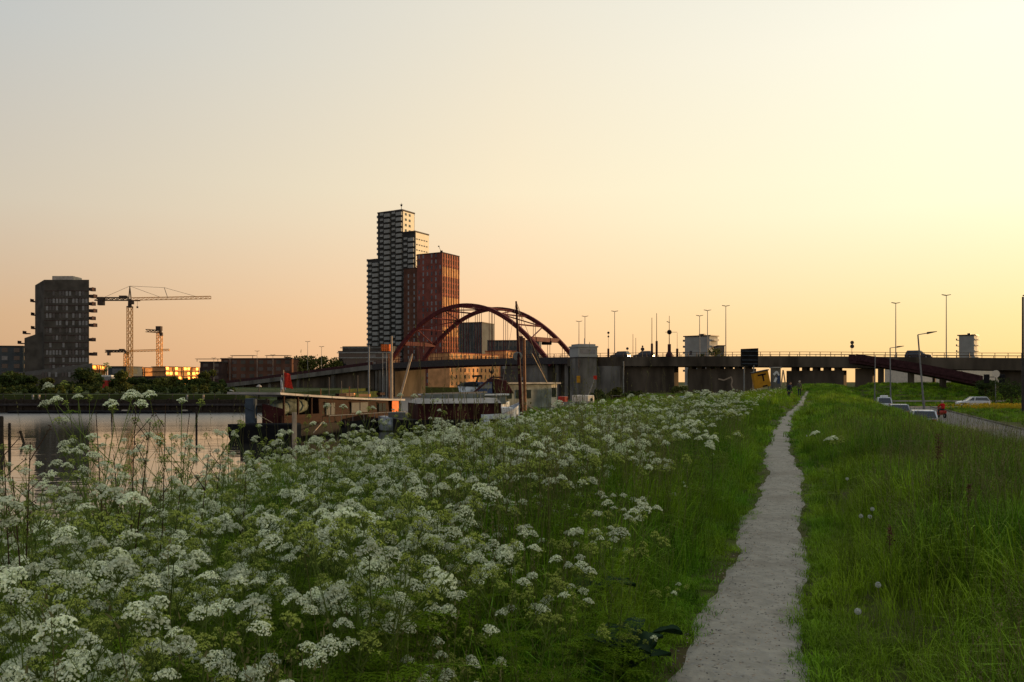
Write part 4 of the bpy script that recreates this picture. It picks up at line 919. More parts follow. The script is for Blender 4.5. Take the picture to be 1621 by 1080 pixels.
for px, w, lb, o in ((1013, 3.2, None, cE), (975, 3.2, 'dark low car on the viaduct just right of the keeper tower', None), (1455, 3.2, 'dark car on the viaduct above the red cycle ramp', None)):
    l = L_at(px); l += w*.2; p = B(l, w, dz(l)+.01)
    if o is None: o = dup(snapshot(cE), label=lb)
    o.location = p; o.rotation_euler = (0,0,math.atan2(E.y,E.x)-math.pi/2+ (0 if px < 1400 else math.pi)); o['group'] = 'dark cars crossing the viaduct'; o.name = 'car'
# white trailer
D = 150; root = thing('box_trailer', 'white box trailer parked under the viaduct at the right edge', 'trailer', (xat(1602,D), D, 0))
mb = MB(); mb.box(xat(1591,D), xat(1613,D), D, D+2.4, zat(601,D), zat(588,D)); mb.build('box_body', M['white'], root, bevel=.05)
for dx in (-.7, .4): MB().tube((xat(1604,D)+dx,D+.1,zat(601,D)-.1),(xat(1604,D)+dx,D+.5,zat(601,D)-.1),.4,n=14).build('wheel', M['black'], root)
# ------------------------------------------------------------------ people
def body(name, joints, edges, radii, m, parent, sub=2):
    me = bpy.data.meshes.new(name); org = ORG[parent]; me.from_pydata([tuple(Vector(j)) for j in joints], edges, []); me.materials.append(m)
    o = bpy.data.objects.new(name, me); SC.collection.objects.link(o); o.parent = parent; ORG[o] = org
    s = o.modifiers.new('skin', 'SKIN'); 
    for i, r in enumerate(radii):
        v = me.skin_vertices[0].data[i] if me.skin_vertices else None
        if v: v.radius = (r, r)
    o.modifiers.new('sub', 'SUBSURF').levels = sub; o.modifiers['sub'].render_levels = sub
    me.polygons.foreach_set('use_smooth', [True]*len(me.polygons)); return o
def skinned(name, joints, edges, radii, m, parent, sub=2):
    bm_me = bpy.data.meshes.new(name); bm_me.from_pydata([tuple(j) for j in joints], edges, [])
    import bmesh
    bm = bmesh.new(); bm.from_mesh(bm_me); lay = bm.verts.layers.skin.verify()
    for i, v in enumerate(bm.verts): v[lay].radius = (radii[i], radii[i]); v[lay].use_root = (i == 0)
    bm.to_mesh(bm_me); bm.free(); bm_me.materials.append(m)
    o = bpy.data.objects.new(name, bm_me); SC.collection.objects.link(o); o.parent = parent; ORG[o] = ORG[parent]
    sk = o.modifiers.new('skin', 'SKIN'); sk.use_smooth_shade = True
    sb = o.modifiers.new('sub', 'SUBSURF'); sb.levels = sub; sb.render_levels = sub
    return o
def head_parts(root, c, face, hairm, cap=None, k=1.0):
    c = Vector(c); f = Vector(face).normalized(); s = Vector((f.y,-f.x,0))
    o = MB().ball(c, .105*k, 14, (.86,.95,1.18)).ball(c+f*.105*k+Vector((0,0,-.01)), .017, 6, (1,1,1.6)).ball(c+s*.09*k, .024, 6).ball(c-s*.09*k, .024, 6).build('head', M['skin'], root, smooth=True)
    for e in (-1, 1): MB().ball(c+f*.092*k+s*(.034*e)+Vector((0,0,.02)), .012, 6).build('eye', M['black'], o)
    MB().ball(c+f*.09*k+Vector((0,0,-.055)), .02, 6, (1,1,.4)).build('mouth', M['tail'], o)
    (MB().ball(c-f*.022+Vector((0,0,.03)), .115*k, 14, (.9,.95,1.08)).build('cap' if cap else 'hair', cap or hairm, root, smooth=True))
def hand(root, c, d):
    d = Vector(d).normalized(); c = Vector(c); sd = d.cross(Vector((0,1,0))).normalized() if abs(d.y) < .9 else Vector((1,0,0))
    mb = MB(); mb.tube(c, c+d*.09, .036, .04, 8)
    for i, ln in enumerate((.065,.08,.075,.058)):
        b0 = c+d*.085+sd*((i-1.5)*.02); b1 = b0+d*ln*.55+Vector((0,.01,-.008)); mb.tube(b0, b1, .010, .009, 6); mb.tube(b1, b1+d*ln*.45+Vector((0,.02,-.02)), .009, .007, 6)
    b0 = c+d*.02+sd*.035; mb.tube(b0, b0+d*.035+sd*.03, .012, .010, 6); mb.tube(b0+d*.035+sd*.03, b0+d*.065+sd*.032, .010, .008, 6)
    return mb.build('hand', M['skin'], root, smooth=True)
def standing(label, x, y, coat, trousers, face, cap=None, lean=0.0, z=None):
    z = float(H(x, y)) if z is None else z; root = thing('person', label, 'person', (x, y, z)); f = Vector(face).normalized(); s = Vector((f.y,-f.x,0)); U = Vector((0,0,1))
    def q(a, b_, c): return f*(b_+lean*max(0, c-.9))+s*a+U*c
    J = [q(0,0,.95), q(0,0,1.12), q(0,.01,1.30), q(0,0,1.42), q(0,.01,1.50), q(.17,0,1.40), q(.23,-.02,1.14), q(.24,.08,.90), q(-.17,0,1.40), q(-.23,-.02,1.14), q(-.24,.08,.90)]
    skinned('jacket', J, [(0,1),(1,2),(2,3),(3,4),(3,5),(5,6),(6,7),(3,8),(8,9),(9,10)], [.155,.14,.165,.11,.06,.065,.05,.042,.065,.05,.042], coat, root)
    T_ = [q(0,0,.97), q(.09,0,.86), q(.10,.04,.50), q(.10,-.02,.09), q(-.09,0,.86), q(-.10,-.05,.50), q(-.10,-.16,.10)]
    skinned('trousers', T_, [(0,1),(1,2),(2,3),(0,4),(4,5),(5,6)], [.14,.095,.065,.048,.095,.065,.048], trousers, root)
    for a, b_ in ((.10,.02), (-.10,-.12)): MB().ball(q(a,b_,.05)+root.location, .09, 10, (.55+.6*abs(f.x),.55+.6*abs(f.y),.5)).build('shoe', M['black'], root, smooth=True)
    L_ = Vector(root.location); head_parts(root, L_+q(0,.02,1.62), f, M['hair'], cap); hand(root, L_+q(.24,.09,.88), (0,0,-1)); hand(root, L_+q(-.24,.09,.88), (0,0,-1))
    return root
y = 76; standing('person in a dark navy jacket standing at the left edge of the path, far end', xat(1249,y), y, M['navy'], M['denim'], (.3,-1,0), lean=.25, z=float(H(xat(1249,y),y))-.15)
y = 92; standing('person in a pale cap and dark coat at the very end of the path', xat(1265.5,y), y, M['khaki'], M['denim'], (.35,1,0), cap=M['capc'], z=float(H(xat(1265.5,y),y)))
# scooter and rider
y = 82; x = xat(1490.5, y); root = thing('scooter', 'red motor scooter seen from behind on the road', 'scooter', (x, y, -1.965)); L_ = Vector(root.location)
for yy in (-.62, .62):
    w_ = MB().tube(L_+Vector((-.055,yy,.24)), L_+Vector((.055,yy,.24)), .24, n=18).build('wheel', M['black'], root); MB().tube(L_+Vector((-.06,yy,.24)), L_+Vector((.06,yy,.24)), .11, n=12).build('rim', M['steel'], w_)
mb = MB(); mb.lathe([(.10,-.72),(.20,-.6),(.24,-.3),(.22,0),(.16,.12)], L_+Vector((0,0,.58)), 12, (0,1,0)); mb.box(L_.x-.18,L_.x+.18,L_.y+.05,L_.y+.5,L_.z+.28,L_.z+.36); mb.hexa([tuple(L_+Vector(v)) for v in ((-.22,.45,.3),(.22,.45,.3),(.2,.55,.3),(-.2,.55,.3),(-.16,.36,.98),(.16,.36,.98),(.14,.44,.98),(-.14,.44,.98))]); mb.build('body', M['red'], root, smooth=False, bevel=.02)
MB().tube(L_+Vector((0,.4,.95)), L_+Vector((0,.62,.3)), .035).bar(L_+Vector((-.32,.34,1.02)), L_+Vector((.32,.34,1.02)), .03, .03).build('handlebar', M['black'], root)
mb = MB(); mb.box(L_.x-.16,L_.x+.16,L_.y-.62,L_.y+.05,L_.z+.76,L_.z+.84); mb.build('seat', M['black'], root, bevel=.03)
mb = MB(); mb.box(L_.x-.09,L_.x+.09,L_.y-.79,L_.y-.72,L_.z+.60,L_.z+.70); mb.build('tail_light', M['tail'], root)
rr_ = thing('person', 'scooter rider in a red jacket and pale helmet riding away on the road', 'person', (x, y, -1.965))
J = [(0,-.3,.86),(0,-.28,1.05),(0,-.2,1.25),(0,-.17,1.36),(0,-.15,1.44),(.18,-.17,1.33),(.28,.0,1.12),(.28,.28,1.05),(-.18,-.17,1.33),(-.28,.0,1.12),(-.28,.28,1.05)]
skinned('jacket', J, [(0,1),(1,2),(2,3),(3,4),(3,5),(5,6),(6,7),(3,8),(8,9),(9,10)], [.17,.17,.19,.13,.06,.075,.06,.045,.075,.06,.045], M['redjacket'], rr_)
skinned('trousers', [(0,-.3,.86),(.13,-.2,.84),(.2,.22,.78),(.16,.2,.42),(-.13,-.2,.84),(-.2,.22,.78),(-.16,.2,.42)], [(0,1),(1,2),(2,3),(0,4),(4,5),(5,6)], [.15,.1,.08,.05,.1,.08,.05], M['denim'], rr_)
for s in (-1, 1): MB().ball(L_+Vector((s*.16,.26,.39)), .09, 8, (.5,1.2,.5)).build('shoe', M['black'], rr_, smooth=True); hand(rr_, L_+Vector((s*.28,.27,1.05)), (0,1,0))
head_parts(rr_, L_+Vector((0,-.12,1.56)), (0,1,0), M['hair'], M['capc'], 1.15)
# ------------------------------------------------------------------ boats
def hull_mesh(length, beam, z_keel, z_deck, bow=.28, stern=.12, sheer=.5, n=14, rail=.0):
    """local boat: x along (bow at +), y across; returns lofted MB"""
    mb = MB(); secs = []
    for i in range(n+1):
        t = i/n; x = (t-.5)*length
        k = 1.0
        if t > 1-bow: k = max(.02, max(0, math.cos((t-(1-bow))/bow*math.pi/2))**.7)
        if t < stern: k = min(k, .72+.28*math.sin(t/stern*math.pi/2))
        zs = z_deck+sheer*(abs(2*t-1)**2.6)*(1.0 if t > .5 else .5)
        b_ = beam/2*k; secs.append([(x,-b_,zs),(x,-b_*.97,(zs+z_keel)*.5),(x,-b_*.6,z_keel),(x,b_*.6,z_keel),(x,b_*.97,(zs+z_keel)*.5),(x,b_,zs)])
    vs = [p for s in secs for p in s]; fs = [(i*6+k, (i+1)*6+k, (i+1)*6+k+1, i*6+k+1) for i in range(n) for k in range(5)]
    fs += [(i*6+5, (i+1)*6+5, (i+1)*6, i*6) for i in range(n)]; fs += [(0,1,2,3,4,5)[::1], tuple(n*6+k for k in (5,4,3,2,1,0))]
    return mb.add(vs, fs)
class LF:  # wraps MB so that a boat can be built in its own axes and placed in the world
    def __init__(s, x, y, rz, z=-2.5): s.m = Matrix.Translation((x,y,z)) @ Matrix.Rotation(rz, 4, 'Z')
    def w(s, mb): mb.v = [tuple(s.m @ Vector(p)) for p in mb.v]; return mb
def bx(lf, x0, x1, y0, y1, z0, z1): return lf.w(MB().box(x0,x1,y0,y1,z0,z1))
# brown houseboat: axis runs away to the right; x local 0..1 along
A_ = Vector((xat(398,57.5), 57.5, 0)); B_ = Vector((xat(609,74), 74, 0)); d = B_-A_; hl = d.length; ang = math.atan2(d.y, d.x); mid = (A_+B_)/2
lf = LF(mid.x, mid.y, ang); root = thing('houseboat', 'brown wooden houseboat with a long pale flat roof moored by the flowers', 'houseboat', (mid.x, mid.y, -2.5))
lf.w(hull_mesh(hl+1, 4.6, -.6, 1.0, .18, .1, .3)).build('hull', M['hull_black'], root, smooth=False)
lf.w(MB().hexa([(-hl/2+5.2,-2.0,1.0),(hl/2-1.2,-2.0,.9),(hl/2-1.2,2.0,.9),(-hl/2+5.2,2.0,1.0),(-hl/2+5.2,-1.9,3.0),(hl/2-1.2,-1.9,2.6),(hl/2-1.2,1.9,2.6),(-hl/2+5.2,1.9,3.0)])).build('cabin', M['boat_wood'], root)
mb = MB(); n_ = 16
def rz_(t): return 3.38-.42*math.sin(math.pi*min(1,t*.62)/1.24*1.0)*1.0-.35*t
for i in range(n_):
    a, b_ = i/n_, (i+1)/n_; xa, xb = -hl/2+.2+(hl-.6)*a, -hl/2+.2+(hl-.6)*b_; mb.hexa([(xa,-2.35,rz_(a)-.15),(xb,-2.35,rz_(b_)-.15),(xb,2.35,rz_(b_)-.15),(xa,2.35,rz_(a)-.15),(xa,-2.3,rz_(a)),(xb,-2.3,rz_(b_)),(xb,2.3,rz_(b_)+.02),(xa,2.3,rz_(a)+.02)])
lf.w(mb).build('roof', M['pale'], root)
for x0, x1, z0, z1, m_ in ((-hl/2+6.0,-hl/2+7.1,1.6,2.5,'curtain'),(-hl/2+9.4,-hl/2+11.8,1.65,2.45,'curtain'),(-hl/2+13.5,-hl/2+14.6,1.6,2.3,'glass'),(-hl/2+16.0,-hl/2+17.2,1.5,2.2,'glass')):
    w_ = bx(lf,x0,x1,-2.06,-1.98,z0,z1).build('window', M[m_], root); lf.w(MB().box(x0-.08,x1+.08,-2.05,-2.0,z0-.1,z0-.02).box(x0-.08,x1+.08,-2.05,-2.0,z1+.02,z1+.1).box((x0+x1)/2-.03,(x0+x1)/2+.03,-2.09,-2.065,z0,z1)).build('window_frame', M['boat_wood'], w_)
for x in (-hl/2+1.0, -hl/2+2.6, -hl/2+4.2): bx(lf,x,x+.12,-2.0,-1.88,1.2,3.1).build('roof_post', M['boat_wood'], root)
bx(lf,-hl/2+.6,-hl/2+5.2,-2.05,-1.95,1.0,1.75).build('deck_rail_board', M['boat_wood'], root)
bx(lf,hl/2-1.15,hl/2-1.05,-1.8,1.8,1.1,2.55).build('sun_glow_end', M['orange'], root, label='bright orange end wall catching the sun')  # sun glint on the boat end, put into the panel colour
lf.w(MB().box(hl/2-2.3,hl/2-1.2,-2.14,-2.08,1.1,2.5)).build('sun_glow_side', M['orange'], root)  # same sun glint carried round the side as orange colour
mb = MB(); mb.lathe([(.1,-1.7),(.5,-1.5),(.62,0),(.5,1.5),(.1,1.7)], lf.m @ Vector((-hl/2+3.0,-1.0,2.35)), 10, (d.x,d.y,0)); mb.lathe([(.1,-.9),(.4,-.7),(.5,.5),(.1,1.0)], lf.m @ Vector((-hl/2+1.5,-1.2,2.2)), 9, (d.x,d.y,.2)); solo(mb, 'tarpaulin_bundle', M['tarp'], 'grey-green tarpaulin bundle under the front of the houseboat roof', 'tarpaulin', smooth=True)
lf.w(MB().hexa([(-hl/2-.2,-1.2,1.2),(-hl/2+.9,-2.1,1.2),(-hl/2+.9,-1.9,1.2),(-hl/2-.1,-1.0,1.2),(-hl/2-.2,-1.2,2.6),(-hl/2+.9,-2.1,2.2),(-hl/2+.9,-1.9,2.2),(-hl/2-.1,-1.0,2.6)])).build('bow_board', M['hull_red'], root)
for (xx, hh, lb) in ((hl*.1,1.5,1), (hl*.2,1.2,1), (hl*.34,1.7,1)): 
    p = lf.m @ Vector((-hl/2+hl*.5+xx,1.0,3.0)); MB().tube(p, p+Vector((0,0,hh)), .04).build('stove_pipe', M['dark_steel'], root)
p = lf.m @ Vector((hl/2-5,-.5,2.95)); mb = MB(); mb.box(p.x-1.3,p.x-.4,p.y,p.y+.5,p.z-.05,p.z+.22); mb.box(p.x,p.x+.9,p.y,p.y+.5,p.z-.08,p.z+.14); mb.build('skylight', M['lit_stone'], root)
# houseboat fittings: ropes, fenders, roof planters, side rail
for x in (-hl/2+7.8, -hl/2+12.6, -hl/2+15.3): lf.w(MB().lathe([(.03,0),(.13,.06),(.15,.3),(.13,.52),(.03,.6)], (x,-2.42,.55), 9)).build('fender', M['black'], root, smooth=True)
mb = MB(); [mb.tube((-hl/2+6+i*1.6,-2.3,1.0),(-hl/2+6+i*1.6,-2.3,1.55),.025,n=4) for i in range(9)]; mb.tube((-hl/2+6,-2.3,1.55),(-hl/2+18.8,-2.3,1.5),.025,n=4); lf.w(mb).build('side_rail', M['steel'], root)
for x, w_ in ((hl/2-9.5,1.0),(hl/2-3.4,.8)): bx(lf,x,x+w_,-1.6,-1.25,2.98,3.2).build('planter', M['boat_wood'], root)
lf.w(MB().tube((-hl/2+.3,-1.6,1.25),(-hl/2-1.6,-1.9,1.9),.03,n=5).tube((-hl/2+5.4,-2.2,1.15),(-hl/2+2.2,-3.6,.5),.03,n=5)).build('mooring_rope', M['pale_wood'], root)
# small deck lamp and flags on the houseboat
p = P(410, 622, 58.2); root = thing('deck_lamp', 'small lamp with a pale shade on the houseboat roof end', 'lamp', tuple(p)); MB().tube(p-Vector((0,0,.4)), p+Vector((0,0,.45)), .035).build('pole', M['dark_steel'], root); MB().lathe([(.2,0),(.16,.08),(.05,.16)], p+Vector((0,0,.42)), 10).build('lamp_shade', M['pale'], root)
def flag(label, px, y0, y1, D, w, m, mpole, ph=0.0):
    p = P(px, y0, D); q = P(px, y1, D); root = thing('flag', label, 'flag', (p.x, D, q.z), 'flags on the houseboat roof')
    MB().tube((p.x,D,q.z-.6), (p.x,D,p.z+.1), .03).build('flag_pole', mpole, root); mb = MB(); vs = []; nx_, nz_ = 6, 10
    for i in range(nx_+1):
        for k in range(nz_+1): u, v = i/nx_, k/nz_; vs.append((p.x+.03+u*w*(.55+.35*v), D+.1*math.sin(u*9+v*3+ph), p.z-.05-v*(p.z-q.z)*.85-u*.15))
    mb.add(vs, [(i*(nz_+1)+k, i*(nz_+1)+k+1, (i+1)*(nz_+1)+k+1, (i+1)*(nz_+1)+k) for i in range(nx_) for k in range(nz_)])
    o = mb.build('flag_cloth', m, root, smooth=True); sl = o.modifiers.new('solid', 'SOLIDIFY'); sl.thickness = .012; return root
flag('red flag hanging limp from a pole on the houseboat roof', 449, 588, 616, 60, .75, M['red_flag'], M['pale_wood'])
flag('dark blue flag hanging just left of the red one', 446, 596, 617, 60.3, .3, M['blue_flag'], M['steel'], 2)
flag('small white and faded flag left of the red flag', 444.5, 600, 616, 59.8, .16, M['white_cloth'], M['steel'], 4)
# fender post and pontoon at the houseboat's near end
D = 56.6; mb = MB(); mb.box(xat(388,D), xat(402,D), D, D+.7, -3, zat(631,D)); mb.box(xat(386,D), xat(388,D), D+.1, D+.5, zat(652,D), zat(640,D)); mb.tube((xat(388,D),D-.02,zat(645,D)),(xat(402,D),D-.05,zat(650,D)),.03); solo(mb, 'spud_post', M['hull_blue'], 'square blue-grey steel mooring post at the near end of the houseboat', 'mooring post', bevel=.03)
D = 55.0; mb = MB(); mb.box(xat(381,D), xat(470,D), D-.2, D+1.2, -3, zat(671,D)); solo(mb, 'pontoon', M['hull_black'], 'low black pontoon in the water under the houseboat end', 'pontoon', bevel=.1)
D = 54; mb = MB(); mb.tube((xat(466,D),D,-3.2),(xat(466,D),D,zat(653,D)),.17,.15,9); solo(mb, 'mooring_pile', M['pale_wood'], 'weathered wooden pile standing against the side of the houseboat', 'mooring pile')
# dark red barge and blue-white bow
A_ = Vector((xat(628,60), 60, 0)); B_ = Vector((xat(826,63), 63, 0)); d = B_-A_; hl = d.length; ang = math.atan2(d.y,d.x); mid = (A_+B_)/2; lf = LF(mid.x, mid.y, ang)
root = thing('sailing_barge', 'old sailing barge with oxblood hold boards and a scuffed blue-white bow', 'boat', (mid.x, mid.y, -2.5))
mb = hull_mesh(hl, 4.4, -.7, 1.4, .3, .15, 0.0); lf.w(mb).build('hull', M['hull_black'], root)
mb = MB(); n_ = 12
for sd in (-1, 1):
    for i in range(n_):
        t0, t1 = i/n_, (i+1)/n_; L3 = hl*.40
        def bp_(t): x = hl/2-L3+L3*t; return x, sd*2.25*max(.03, max(0, math.cos(t*math.pi/2))**.75), 1.3-.1*t+.1*t**3.2, 1.75-.05*t+.95*t**3.0
        xa, ya, za, zb_ = bp_(t0); xb, yb, zc, zd = bp_(t1); k = .10
        mb.hexa([(xa,ya,za-.3),(xb,yb,zc-.45),(xb-.03,yb-sd*k,zc-.45),(xa,ya-sd*k,za-.3),(xa,ya,zb_),(xb,yb,zd),(xb-.03,yb-sd*k,zd),(xa,ya-sd*k,zb_)] if sd < 0 else [(xb,yb,zc-.45),(xa,ya,za-.3),(xa,ya-sd*k,za-.3),(xb-.03,yb-sd*k,zc-.45),(xb,yb,zd),(xa,ya,zb_),(xa,ya-sd*k,zb_),(xb-.03,yb-sd*k,zd)])
lf.w(mb).build('bow_bulwark', M['hull_white'], root)
bx(lf,hl/2-.18,hl/2+.02,-.09,.09,.1,2.8).build('stem_post', M['hull_white'], root)
bx(lf,-hl/2+1.2,-hl/2+7.4,-1.9,1.9,1.4,2.55).build('hold_side', M['hull_red'], root)
for x in (-hl/2+3.2, -hl/2+5.6): bx(lf,x,x+.08,-1.96,-1.9,1.4,2.55).build('rubbing_strip', M['hull_red'], root)
lf.w(MB().hexa([(-hl/2+1.2,-2.0,2.56),(-hl/2+7.4,-2.0,2.56),(-hl/2+7.4,2.0,2.56),(-hl/2+1.2,2.0,2.56),(-hl/2+1.6,-1.2,2.9),(-hl/2+7.3,-1.2,2.9),(-hl/2+7.3,1.2,2.9),(-hl/2+1.6,1.2,2.9)])).build('hatch_cover', M['pale'], root)
bx(lf,-hl/2+2.0,-hl/2+6.4,-.9,.9,2.91,3.2).build('hatch_top', M['cabin_grey'], root)
bx(lf,-hl/2+7.5,-hl/2+8.6,-1.0,1.0,1.4,2.2).build('companionway', M['white'], root, bevel=.05)
mb = MB(); [mb.tube((-hl/2+1.0+i*1.2,-2.0,2.5),(-hl/2+1.0+i*1.2,-2.0,3.25),.022,n=4) for i in range(6)]; mb.tube((-hl/2+1.0,-2.0,3.25),(-hl/2+7.0,-2.0,3.25),.02,n=4); lf.w(mb).build('deck_rail', M['steel'], root)
lf.w(MB().lathe([(.16,0),(.16,.35),(.24,.38),(.24,.44),(.05,.47)], (hl/2-1.6,0,1.7), 9)).build('anchor_winch', M['dark_steel'], root)
lf.w(MB().bar((-hl/2+2.2,-.5,3.24),(-hl/2+6.9,.1,3.34),.12,.1).bar((-hl/2+2.6,.1,3.24),(-hl/2+6.2,-.6,3.30),.1,.1)).build('deck_plank', M['pale_wood'], root)
lf.w(MB().tube((hl/2-.1,0,2.6),(hl/2+2.2,-1.5,1.2),.025,n=5)).build('mooring_rope', M['pale_wood'], root)
# main mast: tall, leaning, with rigging and a second thicker tabernacle
D = 62.5; p0 = P(826, 668, D); p1 = P(817, 477, D)
MB().tube(p0, p0.lerp(p1,.5), .15, .13, 10).tube(p0.lerp(p1,.5), p1, .13, .07, 10).build('mast', M['hull_red'], root, label='tall dark mast leaning left')
p2 = P(831,650,D+.8); MB().tube(p2, P(829.5,535,D+.8), .13, .11, 10).build('boom', M['mast_wood'], root, label='thick brown spar lashed upright beside the mast')
mb = MB(); mb.tube(p1, P(866,606,D+8), .02, n=4); mb.tube(P(818,482,D), P(822,498,D), .03, n=4); mb.tube(P(842,560,D+4), P(866,606,D+8), .04, n=5); mb.tube(p1, P(790,640,D-1), .015, n=4); mb.build('rigging', M['pale_wood'], root)
mb = MB(); mb.lathe([(.30,-.04),(.36,0),(.30,.04)], P(819.5,564,D), 14, (0,1,.3)); mb.build('mast_ring', M['steel'], root)
# motor cruiser with blue and white superstructure behind the barge
A_ = Vector((xat(665,76), 76, 0)); B_ = Vector((xat(806,80), 80, 0)); d = B_-A_; hl = d.length; ang = math.atan2(d.y,d.x); mid = (A_+B_)/2; lf = LF(mid.x, mid.y, ang)
lf = LF(mid.x, mid.y, ang, -2.5); root = thing('motor_yacht', 'white and pale grey motor yacht with tarpaulins and clutter on its deck behind the barge', 'boat', (mid.x, mid.y, -2.5))
lf.w(hull_mesh(hl, 3.6, -.5, 2.0, .3, .1, .25)).build('hull', M['hull_white'], root); lf = LF(mid.x, mid.y, ang, -1.55)
bx(lf,-hl/2+.6,hl/2-1.0,-1.5,1.5,1.05,1.9).build('cabin', M['cabin_grey'], root, bevel=.08)
bx(lf,-hl/2+.4,hl/2-.8,-1.7,1.7,1.9,2.05).build('cabin_roof', M['white'], root)
for i in range(4): bx(lf,-hl/2+1.2+i*1.5,-hl/2+2.2+i*1.5,-1.56,-1.49,1.3,1.7).build('window', M['glass'], root)
bx(lf,hl/2-3.6,hl/2-2.2,-.9,.9,2.05,3.15).build('wheelhouse', M['blue_flag'], root, bevel=.06)
bx(lf,hl/2-3.5,hl/2-2.3,-.95,-.9,2.55,3.0).build('windscreen', M['pane_pale'], root)
lf.w(MB().hexa([(hl/2-2.0,-1,2.05),(hl/2+.1,-1,2.05),(hl/2+.1,1,2.05),(hl/2-2.0,1,2.05),(hl/2-2.0,-.9,3.5),(hl/2-.7,-.9,3.3),(hl/2-.7,.9,3.3),(hl/2-2.0,.9,3.5)])).build('spray_hood', M['hull_red'], root, bevel=.08)
lf.w(MB().hexa([(-hl/2+4.2,-.6,2.05),(-hl/2+5.6,-.6,2.05),(-hl/2+5.6,.6,2.05),(-hl/2+4.2,.6,2.05),(-hl/2+4.0,-.7,2.75),(-hl/2+5.8,-.7,2.7),(-hl/2+5.8,.7,2.7),(-hl/2+4.0,.7,2.75)])).build('deck_seat', M['hull_white'], root, bevel=.05); lf.w(MB().hexa([(-hl/2+3.9,-.8,2.75),(-hl/2+5.9,-.8,2.7),(-hl/2+5.9,.8,2.7),(-hl/2+3.9,.8,2.75),(-hl/2+4.3,-.5,3.1),(-hl/2+5.4,-.5,3.2),(-hl/2+5.4,.5,3.2),(-hl/2+4.3,.5,3.1)])).build('seat_cover', M['hull_black'], root, bevel=.1)
lf.w(MB().bar((-hl/2+4.8,-1.2,2.1),(hl/2-2.4,-1.2,3.6),.12,.16).bar((hl/2-2.4,-1.2,3.6),(hl/2-1.3,-1.2,3.6),.12,.14)).build('gangway', M['rail_red'], root)
lf.w(MB().tube((hl/2-1.9,0,3.4),(hl/2-1.8,0,4.9),.05).ball((hl/2-1.85,0,4.1),.18,8).tube((hl/2-3.4,.2,3.1),(hl/2-3.2,.2,3.7),.1).bar((hl/2-3.8,.2,3.7),(hl/2-2.9,.2,3.75),.2,.18)).build('radar_mast', M['black'], root)
# grey green canal boat with flat roof
A_ = Vector((xat(772,84), 84, 0)); B_ = Vector((xat(932,95), 95, 0)); d = B_-A_; hl = d.length; ang = math.atan2(d.y,d.x); mid = (A_+B_)/2; lf = LF(mid.x, mid.y, ang)
root = thing('canal_boat', 'grey green canal boat with a thin flat roof and a sunlit wheelhouse', 'boat', (mid.x, mid.y, -2.5))
lf.w(hull_mesh(hl, 3.8, -.6, 1.35, .12, .12, .35)).build('hull', M['cabin_grey'], root)
h0 = -hl/2+.4; h1 = -hl/2+hl*.50
bx(lf,h0,h1,-1.5,1.5,1.4,3.9).build('deckhouse', M['cabin_grey'], root); bx(lf,h0-.5,h1+1.2,-1.8,1.8,3.9,4.08).build('deckhouse_roof', M['pale'], root)
bx(lf,h1+.02,h1+1.0,-1.4,1.4,1.4,3.88).build('wheelhouse', M['cream'], root); 
for x in (h0+.8, h0+2.2, h0+3.6): bx(lf,x,x+.75,-1.56,-1.49,2.4,3.3).build('window', M['glass'], root)
bx(lf,h1+1.0,h1+1.05,-.9,-.1,2.5,3.5).build('wheelhouse_window', M['glass'], root); bx(lf,h1+.15,h1+.85,-1.46,-1.4,2.5,3.5).build('wheelhouse_window', M['glass'], root)
lf.w(MB().box(h1+1.6,hl/2-2.0,-1.85,-1.72,1.5,1.95)).build('bulwark', M['pane_pale'], root)
bx(lf,hl/2-1.6,hl/2-.4,-1.2,1.2,1.5,2.6).build('stern_cabin', M['cream'], root, bevel=.1); MB().tube(lf.m@Vector((hl/2-.9,-1.24,2.1)), lf.m@Vector((hl/2-.9,-1.18,2.1)), .2, n=12).build('porthole', M['glass'], root)
bx(lf,h1+3.2,h1+3.8,-.5,.5,1.5,2.5).build('engine_hatch', M['tail'], root, bevel=.05)
lf.w(MB().tube((hl/2-.3,0,2.2),(hl/2+1.1,0,4.6),.05)).build('stern_pole', M['steel'], root)
p = lf.m@Vector((hl/2+1.0,0,4.5)); mb = MB(); mb.box(p.x-.1,p.x+.3,p.y-.03,p.y+.03,p.z-.1,p.z+.35); mb.build('pennant', M['red_flag'], root)
# wooden gaff poles and small dinghy between houseboat and barge
D = 72; mb = MB(); mb.tube(P(619.5,668,D), P(620,532,D), .17, .08, 9); solo(mb, 'wooden_mast', M['pale_wood'], 'thick pale wooden mast left of the arch foot', 'mast')
mb = MB(); mb.tube(P(617,660,D+.5), P(615,560,D+.5), .07, .06, 7); solo(mb, 'thin_mast', M['mast_wood'], 'thin orange-brown mast tight against the pale wooden one', 'mast')
mb = MB(); mb.tube(P(628,650,D+1), P(649,572,D+1), .12, .10, 8); mb.tube(P(649,572,D+1), P(653,560,D+1), .13, .05, 8); solo(mb, 'spar', M['pale_wood'], 'pale spar slanting up to the right beside the wooden mast', 'spar')
for i, (px, y0, y1) in enumerate(((553.5, 612, 634), (508, 616, 630), (446, 604, 616))):
    mb = MB(); mb.tube(P(px,y1+6,66), P(px-.5,y0,66), .05, .04); solo(mb, 'short_pole', M['mast_wood'], ['short brown pole behind the middle of the houseboat roof', 'stubby pole behind the houseboat roof near its windows', 'thin pole behind the flags'][i], 'pole')
D = 68; lf = LF(xat(640,D), D, -.35); root = thing('dinghy', 'small white and grey dinghy with gear between the houseboat and the barge', 'boat', (xat(640,D), D, -2.5))
